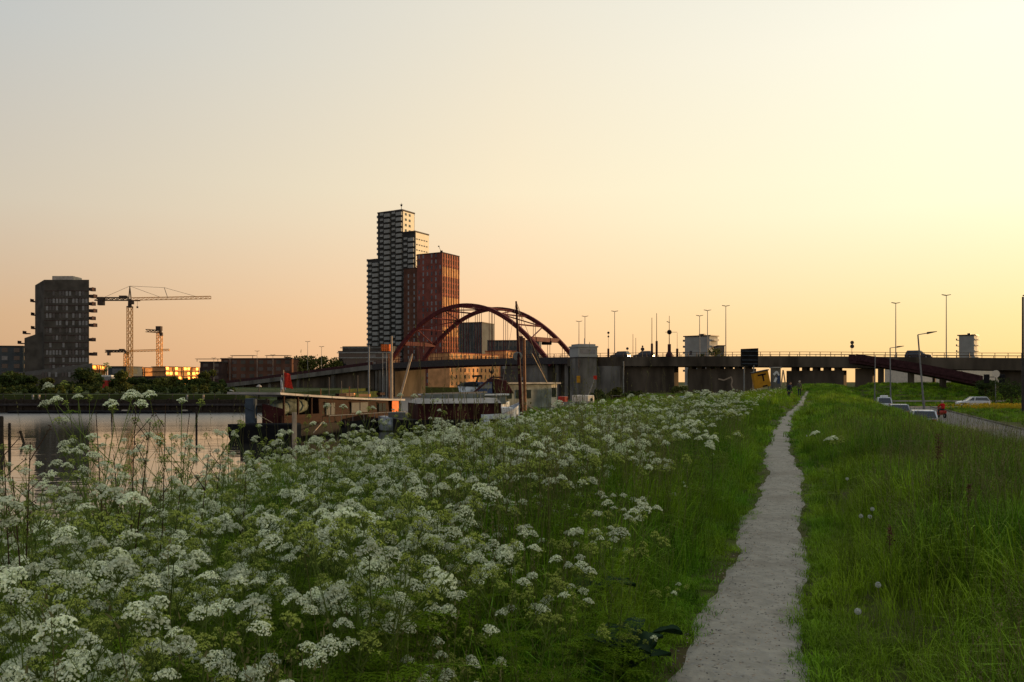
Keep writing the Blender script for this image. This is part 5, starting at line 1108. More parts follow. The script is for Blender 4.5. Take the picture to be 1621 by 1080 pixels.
lf.w(hull_mesh(4.2, 1.7, .1, 1.15, .4, .15, .25)).build('hull', M['hull_white'], root); bx(lf,-1.2,.4,-.6,.6,1.16,1.6).build('deck_box', M['curtain'], root, bevel=.05); lf.w(MB().lathe([(.45,0),(.4,.35),(.1,.55)], (1.1,0,1.1), 8)).build('cover', M['blue_flag'], root)
# mooring piles in the open water
for i, (px, yt, yb, lb) in enumerate(((2, 660, 708, 'thick mooring pile cut by the left edge of the photo'), (15, 671, 712, 'dark pile second from the left edge in the water'), (177, 646, 668, 'dark pile in the water below the tall crane'), (311, 646, 690, 'tall thin dark pile in the open water left of the houseboat'), (44, 683, 702, 'short leaning stake in the water near the left edge'))):
    D = 4.1*F/(yb-HY); x = xat(px, D); root = mb = MB(); r = .13 if i in (0,) else .08
    mb.tube((x,D,-3.4),(x+(0 if i < 4 else -.5),D,zat(yt,D)), r*1.1, r, 8); mb.tube((x+(0 if i < 4 else -.5),D,zat(yt,D)),(x+(0 if i < 4 else -.5),D,zat(yt,D)+.05), r, r*.6, 8); solo(mb, 'mooring_pile', M['pile_wood'], lb, 'mooring pile', 'mooring piles in the water')
# far bank odds and ends
D = 116; x = xat(369.5, D); root = thing('street_lamp', 'small white swan-necked lamp on the far bank', 'street lamp', (x, D, -.2))
MB().tube((x,D,-.3),(x,D,zat(619,D)),.06).build('pole', M['steel'], root); MB().bar((x,D,zat(619,D)),(x-.55,D,zat(617.5,D)),.1,.08).build('arm', M['white'], root)
D = 190; x = xat(165, D); root = thing('tram', 'red and white tram carriage under the crane behind the bushes', 'tram', (x, D, -.15))
mb = MB(); mb.box(xat(155,D),xat(176,D),D,D+2.4,.2,2.0); mb.build('body', M['red'], root, bevel=.1); mb = MB(); mb.box(xat(155,D)+.03,xat(176,D)-.03,D+.03,D+2.37,2.0,2.9); mb.build('window_band', M['pane_pale'], root); mb = MB(); mb.box(xat(155,D),xat(176,D),D,D+2.4,2.9,3.2); mb.build('roof', M['white'], root)
for dx in (1, 2.2): MB().tube((x-2+dx,D-.02,.15),(x-2+dx,D+.3,.15),.3,n=12).build('wheel', M['black'], root)
for i, px in enumerate((52, 62, 90, 208, 296, 322)):
    D = 112.2; mb = MB(); x = xat(px, D); w = .6 if i % 2 else .35; mb.tube((x,D,-.95),(x,D,-.95+.75),.12,.16,8); mb.ball((x,D,-.2),.17,8,(1,1,.5)); solo(mb, 'bollard', M['pale_wood'] if i % 2 else M['steel'], ['grey bollard on the far quay at the far left','pale bollard on the far quay below the dark tower','grey bollard on the quay under the right side of the dark tower','pale bollard on the quay below the tall crane','grey bollard on the quay left of the white lamp','pale bollard on the quay closest to the white lamp'][i], 'bollard', 'bollards on the far quay')
D = 108.5; root = thing('work_pontoon', 'long flat dark pontoon moored against the far quay', 'pontoon', (xat(190,D), D, -2.6)); mb = MB(); mb.box(xat(20,D),xat(300,D),D-1.2,D+1.0,-2.7,-2.2); mb.build('hull', M['hull_black'], root, bevel=.08)
for px in (205, 300): mb = MB(); mb.box(xat(px-9,D),xat(px-2,D),D-.6,D-.2,-2.2,-2.05); mb.build('deck_plank', M['pale'], root)
# ------------------------------------------------------------------ trees and shrubs
def quads_mesh(name, c, u, v, mats, mi=None):
    """many small quads at centres c with half-axes u, v (numpy N,3)"""
    n = len(c); vs = np.empty((n, 4, 3)); vs[:,0] = c-u; vs[:,1] = c-v; vs[:,2] = c+u; vs[:,3] = c+v
    me = bpy.data.meshes.new(name); me.vertices.add(4*n); me.vertices.foreach_set('co', vs.reshape(-1)); me.loops.add(4*n); me.loops.foreach_set('vertex_index', np.arange(4*n))
    me.polygons.add(n); me.polygons.foreach_set('loop_start', np.arange(n)*4); me.polygons.foreach_set('loop_total', np.full(n, 4))
    for m in mats: me.materials.append(m)
    if mi is not None: me.polygons.foreach_set('material_index', mi)
    me.update(calc_edges=True); return me
def crown_mesh(name, h, w, n, leaf, seed, m, base=.15, lobes=9):
    g = np.random.default_rng(seed); cen = np.stack([g.uniform(-.33,.33,lobes)*w, g.uniform(-.33,.33,lobes)*w, g.uniform(base+.1,.86,lobes)*h], 1); rad = g.uniform(.20,.36,lobes)*min(w, h)
    k = g.integers(0, lobes, n); d = g.normal(size=(n,3)); d /= np.linalg.norm(d, axis=1)[:,None]; r = rad[k]*g.uniform(.35,1.0,n)**.5*(1+.15*g.normal(size=n))
    c = cen[k]+d*r[:,None]*np.array([1,1,.85]); c[:,2] = np.clip(c[:,2], base*h*.4, h*1.02)
    a = g.normal(size=(n,3)); a /= np.linalg.norm(a, axis=1)[:,None]; b_ = np.cross(a, g.normal(size=(n,3))); b_ /= np.linalg.norm(b_, axis=1)[:,None]; s = leaf*g.uniform(.6,1.3,n)[:,None]
    return quads_mesh(name, c, a*s, b_*s*.6, [m])
def tree(name, label, x, y, h, w, m='leaf_tree', n=900, leaf=.28, seed=0, z=None, group=None, trunk=True, base=.15):
    z = float(H(x, y)) if z is None else z; root = thing(name, label, 'tree' if 'tree' in name else 'shrub', (x, y, z), group)
    o = bpy.data.objects.new('crown', crown_mesh('crown', h, w, n, leaf, seed, M[m], base)); SC.collection.objects.link(o); o.parent = root; ORG[o] = ORG[root]
    if trunk:
        g = random.Random(seed); mb = MB(); pz = Vector((x,y,z)); mb.path([pz-Vector((0,0,.2)), pz+Vector((.02*h,0,h*.35)), pz+Vector((0,.02*h,h*.75))], [h*.028, h*.02, h*.007], 7)
        for k in range(5): a = g.uniform(0,6.28); b0 = pz+Vector((.015*h,0,h*g.uniform(.25,.5))); mb.path([b0, b0+Vector((math.cos(a)*w*.3, math.sin(a)*w*.3, h*.25))], [h*.012, h*.004], 5)
        mb.build('trunk', M['bark'], root)
    return root
BG = 'bushes and trees on the far bank'
spec = [(8,150,611,585,30,'leaf_tree'),(24,152,611,592,26,'leaf_olive'),(40,149,612,596,30,'leaf_tree'),(75,160,613,600,34,'leaf_olive'),(100,155,613,606,30,'leaf_tree'),(128,150,612,578,42,'leaf_tree'),(146,168,612,590,30,'leaf_tree'),
 (184,190,610,600,26,'leaf_tree'),(190,160,612,585,20,'leaf_olive'),(214,180,611,598,38,'leaf_tree'),(238,170,612,595,36,'leaf_tree'),(262,165,612,596,40,'leaf_olive'),(286,170,611,597,40,'leaf_tree'),(308,160,612,600,34,'leaf_tree'),(326,180,612,585,26,'leaf_olive'),(345,165,612,602,26,'leaf_tree')]
desc = ['dark tree at the left edge of the photo','olive tree just right of the leftmost one','round dark bush before the tower wing','low olive bush under the tower windows','low dark bush near the tower corner','tall dark tree against the right side of the dark tower','dark bush at the right foot of the dark tower','small bush left of the crane foot','slim olive tree at the crane foot','wide dark bush right of the crane foot','dark bush between the two crane masts','olive bush below the glowing building','dark bush right of the glowing building','low bush left of the brick flats','olive bush against the first brick block','low dark bush at the foot of the ramp']
for i, (px, D, yb, yt, wpx, m_) in enumerate(spec):
    tree('bank_tree' if (yb-yt) > 16 else 'bank_shrub', desc[i], xat(px,D), D, (zat(yt,D)+.15), wpx/F*D*1.1, m_, 1100, .30, 40+i, -.15, BG)
for i in range(6):
    px = 460+i*14; D = 330+3*i; tree('street_tree', ['first','second','third','fourth','fifth','sixth'][i]+' of the green trees on the skyline counted from the brick flats', xat(px,D), D, zat(562+(i%3),D)+.2, 7.5, 'leaf_olive', 1000, .5, 90+i, -.2, 'row of green trees behind the left ramp')
tree('street_tree', 'tree beside the grey balcony block behind the railing', xat(1134,370), 370, zat(545,370)-2, 7, 'leaf_olive', 900, .5, 120, 2)
tree('street_tree', 'small tree in front of the grey balcony block', xat(1108,365), 365, zat(551,365)-2, 6, 'leaf_tree', 800, .5, 121, 2)
for i, (px, D, yb, yt, wpx, m_, lb) in enumerate(((975,110,632,614,44,'leaf_olive','green bush in front of the bridge abutment'), (1005,100,636,622,50,'leaf_tree','low bush before the first viaduct wall'), (1075,150,622,612,30,'leaf_olive','small bush in the gap between the two viaduct walls'), (947,105,636,618,34,'leaf_tree','dark bush right of the canal boat stern'), (1600,118,640,600,60,'leaf_tree','dark hedge bush at the right edge beyond the white car'), (1560,135,610,602,50,'leaf_tree','low dark bush at the foot of the cycle ramp'))):
    x = xat(px, D); tree('bank_shrub', lb, x, D, max(1.2, zat(yt,D)-float(H(x,D))), wpx/F*D, m_, 1300, .16, 140+i, None, 'bushes before the viaduct')
# hedge strip on far bank: many low shrubs
for i in range(26):
    px = 6+i*14.5+rnd.uniform(-3,3); D = 118+rnd.uniform(0,10); tree('hedge_shrub', 'low rounded shrub of the hedge along the far quay', xat(px,D), D, .9+rnd.uniform(0,.7), 3.2+rnd.random()*1.5, rnd.choice(['leaf_tree','leaf_olive']), 420, .17, 300+i, -.15, 'low hedge shrubs behind the far quay', trunk=False, base=.02)
# pallets / low bench in the grass at the right
D = 96; root = thing('bench', 'low dark bench in the grass before the second viaduct wall', 'bench', (xat(1143,D), D, 0)); z = zat(623.5, D)
mb = MB(); mb.box(xat(1127,D), xat(1162,D), D, D+.5, z, z+.12); mb.build('seat', M['dark_steel'], root)
for px in (1132, 1143, 1157): mb = MB(); mb.box(xat(px,D), xat(px,D)+.15, D+.1, D+.4, float(H(xat(px,D),D))-.1, z); mb.build('leg', M['dark_steel'], root)

D = 92; x0 = xat(1098, D); lf = LF(x0, D, .1, float(H(x0, D))); root = thing('rowing_boat', 'pale blue upturned rowing boat lying in the grass before the gap in the walls', 'boat', (x0, D, float(H(x0, D))))
hb = hull_mesh(3.2, 1.3, .75, .05, .4, .2, .1); lf.w(hb).build('hull', M['hull_white'], root)
D = 100
for px, w_, h_, m_, lb in ((1062,.9,.8,'mast_wood','rust-brown crate in the rough grass left of the upturned boat'),(975,1.1,.9,'boat_wood','brown crate beside the bushes right of the canal boat'),(1012,.8,.6,'white','small white box half hidden in the grass before the first wall')):
    x = xat(px, D); z = float(H(x, D)); root = thing('crate', lb, 'crate', (x, D, z)); mb = MB(); mb.box(x-w_/2,x+w_/2,D,D+w_*.8,z-.05,z+h_); mb.build('crate_body', M[m_], root, bevel=.03)
    mb = MB(); mb.box(x-w_/2-.04,x+w_/2+.04,D-.04,D+w_*.8+.04,z+h_+.002,z+h_+.07); mb.build('lid', M['dark_steel'], root)
# ------------------------------------------------------------------ cow parsley
FLO, BUD = 0, 1
def umbel_mesh(seed, Rr=.045, nr=12, green=False):
    """domed compound umbel: rays from one point, each carrying a small fluffy umbellet of florets"""
    g = np.random.default_rng(seed); C=[];U=[];Vv=[]; mb = MB()
    for k in range(nr):
        a = k*2.399+g.uniform(-.2,.2); q = math.sqrt((k+.6)/nr); rr = Rr*q*g.uniform(.92,1.08)
        p = Vector((rr*math.cos(a), rr*math.sin(a), .028+.030*(1-q*q)+g.uniform(-.004,.004))); ax = Vector((p.x*9, p.y*9, 1)).normalized()
        mb.tube((0,0,0), p-ax*.006, .0013, .0010, 3, cap=False); n = 17 if not green else 13; ur = .0145 if not green else .010
        cc = p-ax*.008
        for w in range(4): t_ = g.uniform(0,6.28); mb.tube(p-ax*.007, p+Vector((math.cos(t_),math.sin(t_),0))*ur*.7, .0007, .0006, 3, cap=False)
        th_ = g.uniform(0,6.28,n); ph = np.arccos(1-g.uniform(0,1,n)*.95); d = np.stack([np.sin(ph)*np.cos(th_), np.sin(ph)*np.sin(th_), np.cos(ph)], 1)
        R3 = np.array(ax.to_track_quat('Z','Y').to_matrix()); c = (d*np.array([ur,ur,ur*.75])) @ R3.T+np.array(cc)+np.array(ax)*.004
        nrm = d @ R3.T+g.normal(size=(n,3))*.35; nrm /= np.linalg.norm(nrm,axis=1)[:,None]
        t1 = np.cross(nrm, g.normal(size=(n,3))); t1 /= np.linalg.norm(t1,axis=1)[:,None]; t2 = np.cross(nrm, t1); s = (.0040 if not green else .0030)*g.uniform(.8,1.25,n)[:,None]
        C.append(c); U.append(t1*s); Vv.append(t2*s)
    C = np.concatenate(C); U = np.concatenate(U); Vv = np.concatenate(Vv)
    vs = np.stack([C-U-Vv*.2, C-Vv+U*.2, C+U+Vv*.2, C+Vv-U*.2], 1).reshape(-1,3); mb.cm = 1; b_ = len(mb.v); mb.v += [tuple(x) for x in vs.tolist()]; n = len(C)
    mb.f += [(b_+4*i, b_+4*i+1, b_+4*i+2, b_+4*i+3) for i in range(n)]; mb.mi += [1]*n
    return mb.mesh('umbel', [M['pstem'], M['bud'] if green else M['floret']])
UM = [umbel_mesh(1,.037,11), umbel_mesh(2,.030,9), umbel_mesh(3,.044,13), umbel_mesh(4,.028,9,True), umbel_mesh(5,.036,11,True)]
def arr(me):
    n = len(me.vertices); a = np.empty(3*n); me.vertices.foreach_get('co', a); return a.reshape(-1,3), [tuple(p.vertices) for p in me.polygons], [p.material_index for p in me.polygons]
UMA = [arr(u) for u in UM]
def leaf(mb, base, az, L_, droop, g):
    """twice-pinnate ferny leaf from many small leaflets"""
    d0 = Vector((math.cos(az), math.sin(az), 0)); s0 = Vector((-math.sin(az), math.cos(az), 0)); base = Vector(base)
    def at(t): return base+d0*(L_*t)+Vector((0,0,L_*(.35*t-droop*t*t)))
    pts = [at(0), at(.4), at(1)]; mb.path(pts, [.0018,.0014,.0006], 3)
    for i in range(7):
        t = .28+.70*i/6; p = at(t); pl = L_*.42*(1-t*.75)
        for sg in (-1, 1):
            dd = (d0*.55+s0*sg*.85+Vector((0,0,g.uniform(-.35,.1)))).normalized(); nrm = Vector((g.uniform(-.3,.3), g.uniform(-.3,.3), 1)); side = dd.cross(nrm).normalized()
            for k in range(4):
                q = p+dd*pl*(.2+.8*k/3.0); w = pl*.20*(1-.18*k); l2 = pl*.26
                if k < 3:
                    for s2 in (-1, 1):
                        e = (dd*.6+side*s2).normalized(); f2 = dd*w*.45; mb.add([q-f2, q+e*w*.6-f2*.3+Vector((0,0,g.uniform(-.004,.004))), q+e*w*1.3+dd*w*.4, q+f2], [(0,1,2,3)])
                else: mb.add([q, q+side*w*.5+dd*l2*.4, q+dd*l2, q-side*w*.5+dd*l2*.4], [(0,1,2,3)])
class PlantDef: pass
def make_plant(seed, h=1.05, numb=9, green=.3, spread=.20, leaves=8, sparse=False):
    g = random.Random(seed); st = MB(); fo = MB(); ums = []
    lean = Vector((g.uniform(-.07,.07), g.uniform(-.07,.07), 0)); nodes = [Vector((0,0,-.05))]
    for k in range(1, 5): t = k/4; nodes.append(Vector((lean.x*t*h*2+g.uniform(-.01,.01), lean.y*t*h*2+g.uniform(-.01,.01), h*.80*t)))
    st.path(nodes, [.0055,.005,.004,.0032,.0024], 5)
    def addum(p, up, k=None):
        k = k if k is not None else (g.choice([3,4]) if g.random() < green else g.choice([0,1,2])); ums.append((k, p, up, g.uniform(.75,1.25)*(.72 if sparse else 1)))
    top = nodes[-1]
    def branch(p0, az, ln, rise, nsub):
        p1 = p0+Vector((math.cos(az)*ln*.45, math.sin(az)*ln*.45, rise*.5)); p2 = p0+Vector((math.cos(az)*ln*.85, math.sin(az)*ln*.85, rise))
        st.path([p0,p1,p2], [.0026,.0021,.0015], 4)
        up = Vector((math.cos(az)*.25, math.sin(az)*.25, 1)).normalized(); addum(p2, up)
        for s in range(nsub):
            a2 = az+(1 if s % 2 else -1)*g.uniform(.6,1.1); p3 = p1+Vector((math.cos(a2)*ln*.5, math.sin(a2)*ln*.5, rise*.5-.01)); st.path([p1,p3], [.0016,.0012], 3); addum(p3, Vector((math.cos(a2)*.3, math.sin(a2)*.3, 1)).normalized())
    nb = max(2, numb//2); az0 = g.uniform(0,6.28)
    addum(top+Vector((0,0,h*.04)), Vector((0,0,1))); st.path([top, top+Vector((0,0,h*.04))], [.0024,.0016], 4)
    for b_ in range(nb):
        t = .50+.45*(b_+.5)/nb; i = min(3, int(t*4)); p0 = nodes[i].lerp(nodes[i+1], t*4-i); az = az0+b_*2.4; ln = spread*g.uniform(.8,1.35)*(1.3-.4*t)
        branch(p0, az, ln, (h*1.0-p0.z)*g.uniform(.55,.98), 1 if numb > 5 else (1 if g.random() < .4 else 0))
        if not sparse or g.random() < .4: leaf(fo, p0, az+.5, g.uniform(.10,.17), .35, g)
    for k in range(leaves):
        z = h*g.uniform(.12,.79); i = min(3, int(z/h/.8*4)); p = nodes[i].lerp(nodes[i+1], min(1, z/h/.8*4-i)); leaf(fo, p, g.uniform(0,6.28), g.uniform(.20,.32)*(1.2-z/h*.8), g.uniform(.25,.6), g)
    D_ = PlantDef(); D_.stem = st.mesh('stem', M['pstem']); D_.fol = fo.mesh('foliage', M['foliage']); D_.ums = ums; D_.h = h
    # joined copy for the distant mass
    j = MB(); j.cm = 0; j.v = list(st.v); j.f = list(st.f); j.mi = [0]*len(st.f); b0 = len(j.v); j.v += fo.v; j.f += [tuple(b0+i for i in f) for f in fo.f]; j.mi += [1]*len(fo.f)
    for k, p, up, s in ums:
        V_, F_, mi_ = UMA[k]; q = np.array(up.to_track_quat('Z','Y').to_matrix()); vv = (V_*s) @ q.T+np.array(p); b0 = len(j.v); j.v += [tuple(x) for x in vv.tolist()]; j.f += [tuple(b0+i for i in f) for f in F_]; j.mi += [0 if m_ == 0 else (3 if k >= 3 else 2) for m_ in mi_]
    D_.joined = j.mesh('cow_parsley_joined', [M['pstem'], M['foliage'], M['floret'], M['bud']]); return D_
PL = [make_plant(100+i, h, nb, gr, sp, lv) for i, (h, nb, gr, sp, lv) in enumerate(((1.0,9,.45,.21,21),(1.2,11,.50,.25,22),(.8,7,.45,.18,21),(1.0,10,.95,.22,23),(.95,11,.22,.20,18),(.75,6,.8,.18,22),(1.15,12,.5,.25,20),(.9,4,.8,.18,26),(1.1,10,.92,.24,22)))]
TALL = [make_plant(200+i, h, nb, gr, sp, lv, True) for i, (h, nb, gr, sp, lv) in enumerate(((1.75,7,.6,.26,6),(1.6,9,.55,.30,7),(1.8,5,.7,.22,4)))]
def place_plant(D_, x, y, rz, s, label, group):
    z = float(H(x, y)); root = bpy.data.objects.new('cow_parsley', None); root.empty_display_size = .1; SC.collection.objects.link(root); root.location = (x, y, z); root.rotation_euler = (rnd.uniform(-.09,.09), rnd.uniform(-.09,.09), rz); root.scale = (s, s, s)
    props(root, label, 'cow parsley', group)
    for nm, me in (('stem', D_.stem), ('foliage', D_.fol)):
        o = bpy.data.objects.new(nm, me); SC.collection.objects.link(o); o.parent = root
    for k, p, up, us in D_.ums:
        o = bpy.data.objects.new('flower_head', UM[k]); SC.collection.objects.link(o); o.parent = root; o.location = p; q = up.to_track_quat('Z','Y'); o.rotation_euler = q.to_euler(); o.scale = (us,)*3
    return root
def inview(x, y, m=.10): return abs(x/y) < .6235+m
cand = []
def scat(n, y0, y1, fn):
    for _ in range(n):
        y = rnd.uniform(y0, y1); x0, x1 = -(.6235+.14)*y-.4, float(pathx(y)); x = rnd.uniform(x0, x1); o = x-float(pathx(y)); p = fn(x, y, o)
        if rnd.random() < p: yield (x, y)
def dens(x, y, o):
    sh = float(shore(y))
    if -o > sh-.9: return 0
    edge = .62 if y < 4.2 else (.8 if y < 6.5 else 1.3 if y < 12 else 1.05 if y < 22 else .7)
    wob = .35*math.sin(y*1.1)+.25*math.sin(y*2.7+1)
    e = (-o-edge-wob*.5)
    if e < 0: return .07 if -o > .7 else 0
    dd = min(1, .25+e*.9)
    patch = .5+.5*math.sin(x*.8+y*.5)*math.sin(y*.45-x*.6+1)
    if -o > sh-2.2: dd *= .6
    return dd*(.62+.38*patch)*(1 if y < 16 else max(.16, 1-(y-16)/36))
for (n, a, b_) in ((260, 1.45, 4), (740, 4, 9), (1800, 9, 20), (4000, 20, 48), (2400, 48, 90)): cand += list(scat(n, a, b_, dens))
cand = [c for c in cand if math.hypot(c[0], c[1]) > 1.55 and not (abs(c[0]) < .35 and c[1] < 2.6)]
vis = [c for c in cand if inview(*c, .03)]; vis.sort(key=lambda c: c[1]); near = set(vis[:278])
GP = 'cow parsley plants crowding the near verge'
for c in vis[:278]:
    D_ = rnd.choice(PL); o_ = c[0]-float(pathx(c[1]))
    place_plant(D_, c[0], c[1], rnd.uniform(0,6.28), rnd.uniform(.8,1.15)*(.72 if o_ > -1.2 else 1)*(.82 if c[1] < 2.2 else 1)*float(np.interp(c[0]/c[1], [-.45,-.22], [.86 if c[1] > 3.5 else 1,1.0])), 'cow parsley with flat white umbels in the crowded near verge', GP)
tall = [(112,575,5.2,0,'tall cow parsley whose top covers the corner of the dark tower'),(158,548,6.4,2,'tallest cow parsley, its top beside the tower balconies'),(168,628,5.4,1,'tall cow parsley rising over the far quay left of the crane'),(268,622,5.0,1,'tall cow parsley with wide umbels below the second crane'),
 (332,655,5.6,0,'tall cow parsley over open water left of the houseboat'),(362,662,6.4,2,'thin cow parsley closest to the houseboat end'),(90,715,4.4,1,'broad cow parsley against the tower reflection'),(130,712,4.6,0,'second broad cow parsley against the tower reflection'),(195,690,5.4,1,'cow parsley with thin stems in front of the crane reflection'),
 (245,665,4.8,0,'slender cow parsley between two dead stalks'),(300,690,5.6,1,'cow parsley with spread stems over the bright water'),(420,660,7.0,0,'cow parsley in front of the houseboat pontoon'),(528,640,7.6,1,'cow parsley covering the houseboat windows'),(585,652,8.0,0,'cow parsley below the painted sun glow of the houseboat'),(40,735,4.8,1,'cow parsley at the left edge over the water'),(10,715,5.5,2,'thin cow parsley touching the left edge over the water'),(640,625,9.5,1,'cow parsley in front of the wooden mast'),(465,640,8.2,2,'thin cow parsley in front of the houseboat side')]
for px_, yt_, D_, k_, lb_ in ((440,655,9,0,'cow parsley before the black pontoon, right of the end one'),(490,668,10,1,'wide cow parsley below the first houseboat window'),(560,660,11,0,'cow parsley below the middle of the houseboat'),(610,648,12,1,'cow parsley between the houseboat end and the barge'),(680,662,13,1,'cow parsley before the oxblood hold boards'),(715,655,14,0,'cow parsley before the right part of the hold boards'),(752,668,15,1,'cow parsley under the white bow'),(540,690,8,1,'bushy cow parsley low before the houseboat')): tall.append((px_,yt_,D_,k_,lb_))
for px, yt, D, k, lb in tall:
    x = xat(px, D); zt = zat(yt, D); z0 = float(H(x, D)); s = max(.5, (zt-z0)/TALL[k].h/1.0); place_plant(TALL[k], x, D, rnd.uniform(0,6.28), s, lb, 'tall cow parsley standing against the water')
MIDD = make_plant(260, 1.35, 10, .6, .30, 9, True); MID2 = make_plant(261, 1.25, 8, .7, .27, 8, True)
GM = 'loose cow parsley rising over the water on the left'
for i in range(30):
    px = rnd.uniform(-20, 470); D = rnd.uniform(4.8, 9.5); yt = rnd.uniform(690, 800)-(35 if px > 330 else 0); x = xat(px, D); z0 = float(H(x, D))
    if -(x-float(pathx(D))) > float(shore(D))-.6: continue
    place_plant((MIDD, MID2)[i % 2], x, D, rnd.uniform(0,6.28), min(1.35, max(.6, (zat(yt, D)-z0)/1.3)), 'loose leafy cow parsley with small umbels rising over the water', GM)
x, y = xat(1328,10.5), 10.5; place_plant(PL[2], x, y, 1.0, (zat(660,y)-float(H(x,y)))/.95, 'lone cow parsley right of the path', None)
for px, py, D in ((1000,740,7.5),(1040,752,8.6),(1100,742,9.8),(1075,745,8.9),(1035,790,7.4),(985,960,4.1),(1008,958,4.2),(1045,905,5.0),(1062,900,5.2),(1150,700,13)):
    x = xat(px, D); z0 = float(H(x, D)); s = max(.3, (zat(py,D)-z0)/1.0); place_plant(PL[5], x, D, rnd.uniform(0,6.28), s, 'small cow parsley standing in the grass by the path edge', 'scattered cow parsley in the grass left of the path')
# --- instancing of uncountable plants
def scatter(name, meshes, pts, rots, scls, idx, label, kind='stuff'):
    col = bpy.data.collections.new(name+'_kinds')
    for i, me_ in enumerate(meshes): o = bpy.data.objects.new('%s_kind_%02d' % (name, i), me_); col.objects.link(o)
    n = len(pts); me = bpy.data.meshes.new(name); me.vertices.add(n); me.vertices.foreach_set('co', np.asarray(pts, np.float32).reshape(-1))
    a = me.attributes.new('rot', 'FLOAT_VECTOR', 'POINT'); a.data.foreach_set('vector', np.asarray(rots, np.float32).reshape(-1))
    a = me.attributes.new('scl', 'FLOAT_VECTOR', 'POINT'); a.data.foreach_set('vector', np.asarray(scls, np.float32).reshape(-1))
    a = me.attributes.new('idx', 'INT', 'POINT'); a.data.foreach_set('value', np.asarray(idx, np.int32))
    ob = bpy.data.objects.new(name, me); SC.collection.objects.link(ob); props(ob, label, None, None, kind)
    ng = bpy.data.node_groups.new(name, 'GeometryNodeTree'); ng.interface.new_socket('Geometry', in_out='INPUT', socket_type='NodeSocketGeometry'); ng.interface.new_socket('Geometry', in_out='OUTPUT', socket_type='NodeSocketGeometry')
    gi = ng.nodes.new('NodeGroupInput'); go = ng.nodes.new('NodeGroupOutput'); ci = ng.nodes.new('GeometryNodeCollectionInfo'); ci.inputs['Collection'].default_value = col; ci.inputs['Separate Children'].default_value = True; ci.inputs['Reset Children'].default_value = True
    ip = ng.nodes.new('GeometryNodeInstanceOnPoints'); ip.inputs['Pick Instance'].default_value = True
    def at(nm, dt): q = ng.nodes.new('GeometryNodeInputNamedAttribute'); q.data_type = dt; q.inputs['Name'].default_value = nm; return q.outputs['Attribute']
    L = ng.links; L.new(gi.outputs[0], ip.inputs['Points']); L.new(ci.outputs[0], ip.inputs['Instance']); L.new(at('idx','INT'), ip.inputs['Instance Index'])
    er = ng.nodes.new('FunctionNodeEulerToRotation'); L.new(at('rot','FLOAT_VECTOR'), er.inputs[0]); L.new(er.outputs[0], ip.inputs['Rotation']); L.new(at('scl','FLOAT_VECTOR'), ip.inputs['Scale']); L.new(ip.outputs[0], go.inputs[0])
    md = ob.modifiers.new('scatter', 'NODES'); md.node_group = ng; return ob
rest = [c for c in cand if c not in near]; n = len(rest); xy = np.array(rest); z = H(xy[:,0], xy[:,1])
sc_ = rng.uniform(.75,1.15,n)*np.interp(xy[:,1], [5,8,18,26,60], [1.0,1.12,1.12,.98,.85])*np.interp(xy[:,0]/xy[:,1], [-.45,-.22], [.78,1.0]); print('parsley rest', n, 'near', len(near))
scatter('cow_parsley_mass', [p.joined for p in PL], np.column_stack([xy, z]), np.column_stack([rng.uniform(-.1,.1,(n,2)), rng.uniform(0,6.28,n)]), np.repeat(sc_[:,None],3,1), rng.integers(0, len(PL), n), 'mass of white flowering cow parsley covering the slope into the distance')
# --- grass
def tuft(seed, nb, h, w, spread, bend, m, heads=0, hm=None):
    g = np.random.default_rng(seed); mb = MB()
    for i in range(nb):
        a = g.uniform(0,6.28); r = spread*math.sqrt(g.uniform()); p = Vector((r*math.cos(a), r*math.sin(a), -.02)); az = g.uniform(0,6.28); d = Vector((math.cos(az), math.sin(az), 0)); s = Vector((-d.y, d.x, 0))*w/2; hh = h*g.uniform(.5,1.1); bd = bend*g.uniform(.2,1.2)
        q1 = p+d*hh*bd*.25+Vector((0,0,hh*.5)); q2 = p+d*hh*bd*.6+Vector((0,0,hh*(.88-.1*bd))); q3 = p+d*hh*bd*1.05+Vector((0,0,hh*(1.0-.28*bd)))
        mb.add([p-s, p+s, q1+s*.85, q1-s*.85, q2+s*.5, q2-s*.5, q3], [(0,1,2,3),(3,2,4,5),(5,4,6)])
    if heads:
        mb.cm = 1
        for i in range(heads):
            a = g.uniform(0,6.28); r = spread*g.uniform(); p = Vector((r*math.cos(a), r*math.sin(a), 0)); d = Vector((g.uniform(-.15,.15), g.uniform(-.15,.15), 1)); hh = h*g.uniform(1.0,1.45); t_ = p+d*hh; mb.path([p, p+d*hh*.6, t_], [.0013,.0011,.0008], 3)
            for k in range(6): c = t_+Vector((g.uniform(-.008,.008), g.uniform(-.008,.008), .012*k-.02)); e = Vector((g.uniform(-1,1), g.uniform(-1,1), .8)).normalized()*.012; s2 = Vector((-e.y, e.x, 0))*.35; mb.add([c-s2, c+s2, c+e+s2*.5, c+e-s2*.5], [(0,1,2,3)])
    return mb.mesh('tuft', [m, hm or m])
TG = [tuft(1,26,.34,.006,.08,.7,M['grass']), tuft(2,26,.42,.006,.09,.9,M['grass']), tuft(3,24,.38,.006,.09,.6,M['grass'],1,M['grass_dry']), tuft(4,24,.50,.0065,.09,1.0,M['grass'],1,M['grass_dry']), tuft(5,20,.42,.006,.08,.8,M['grass'],5,M['grass_dry']), tuft(6,30,.12,.005,.07,1.1,M['grass']), tuft(7,24,.07,.005,.06,1.2,M['grass'])]
FARG = [tuft(11,34,.50,.022,.30,.8,M['grass']), tuft(12,30,.46,.022,.32,.8,M['grass'],2,M['grass_dry']), tuft(13,34,.40,.024,.32,.9,M['grass'])]
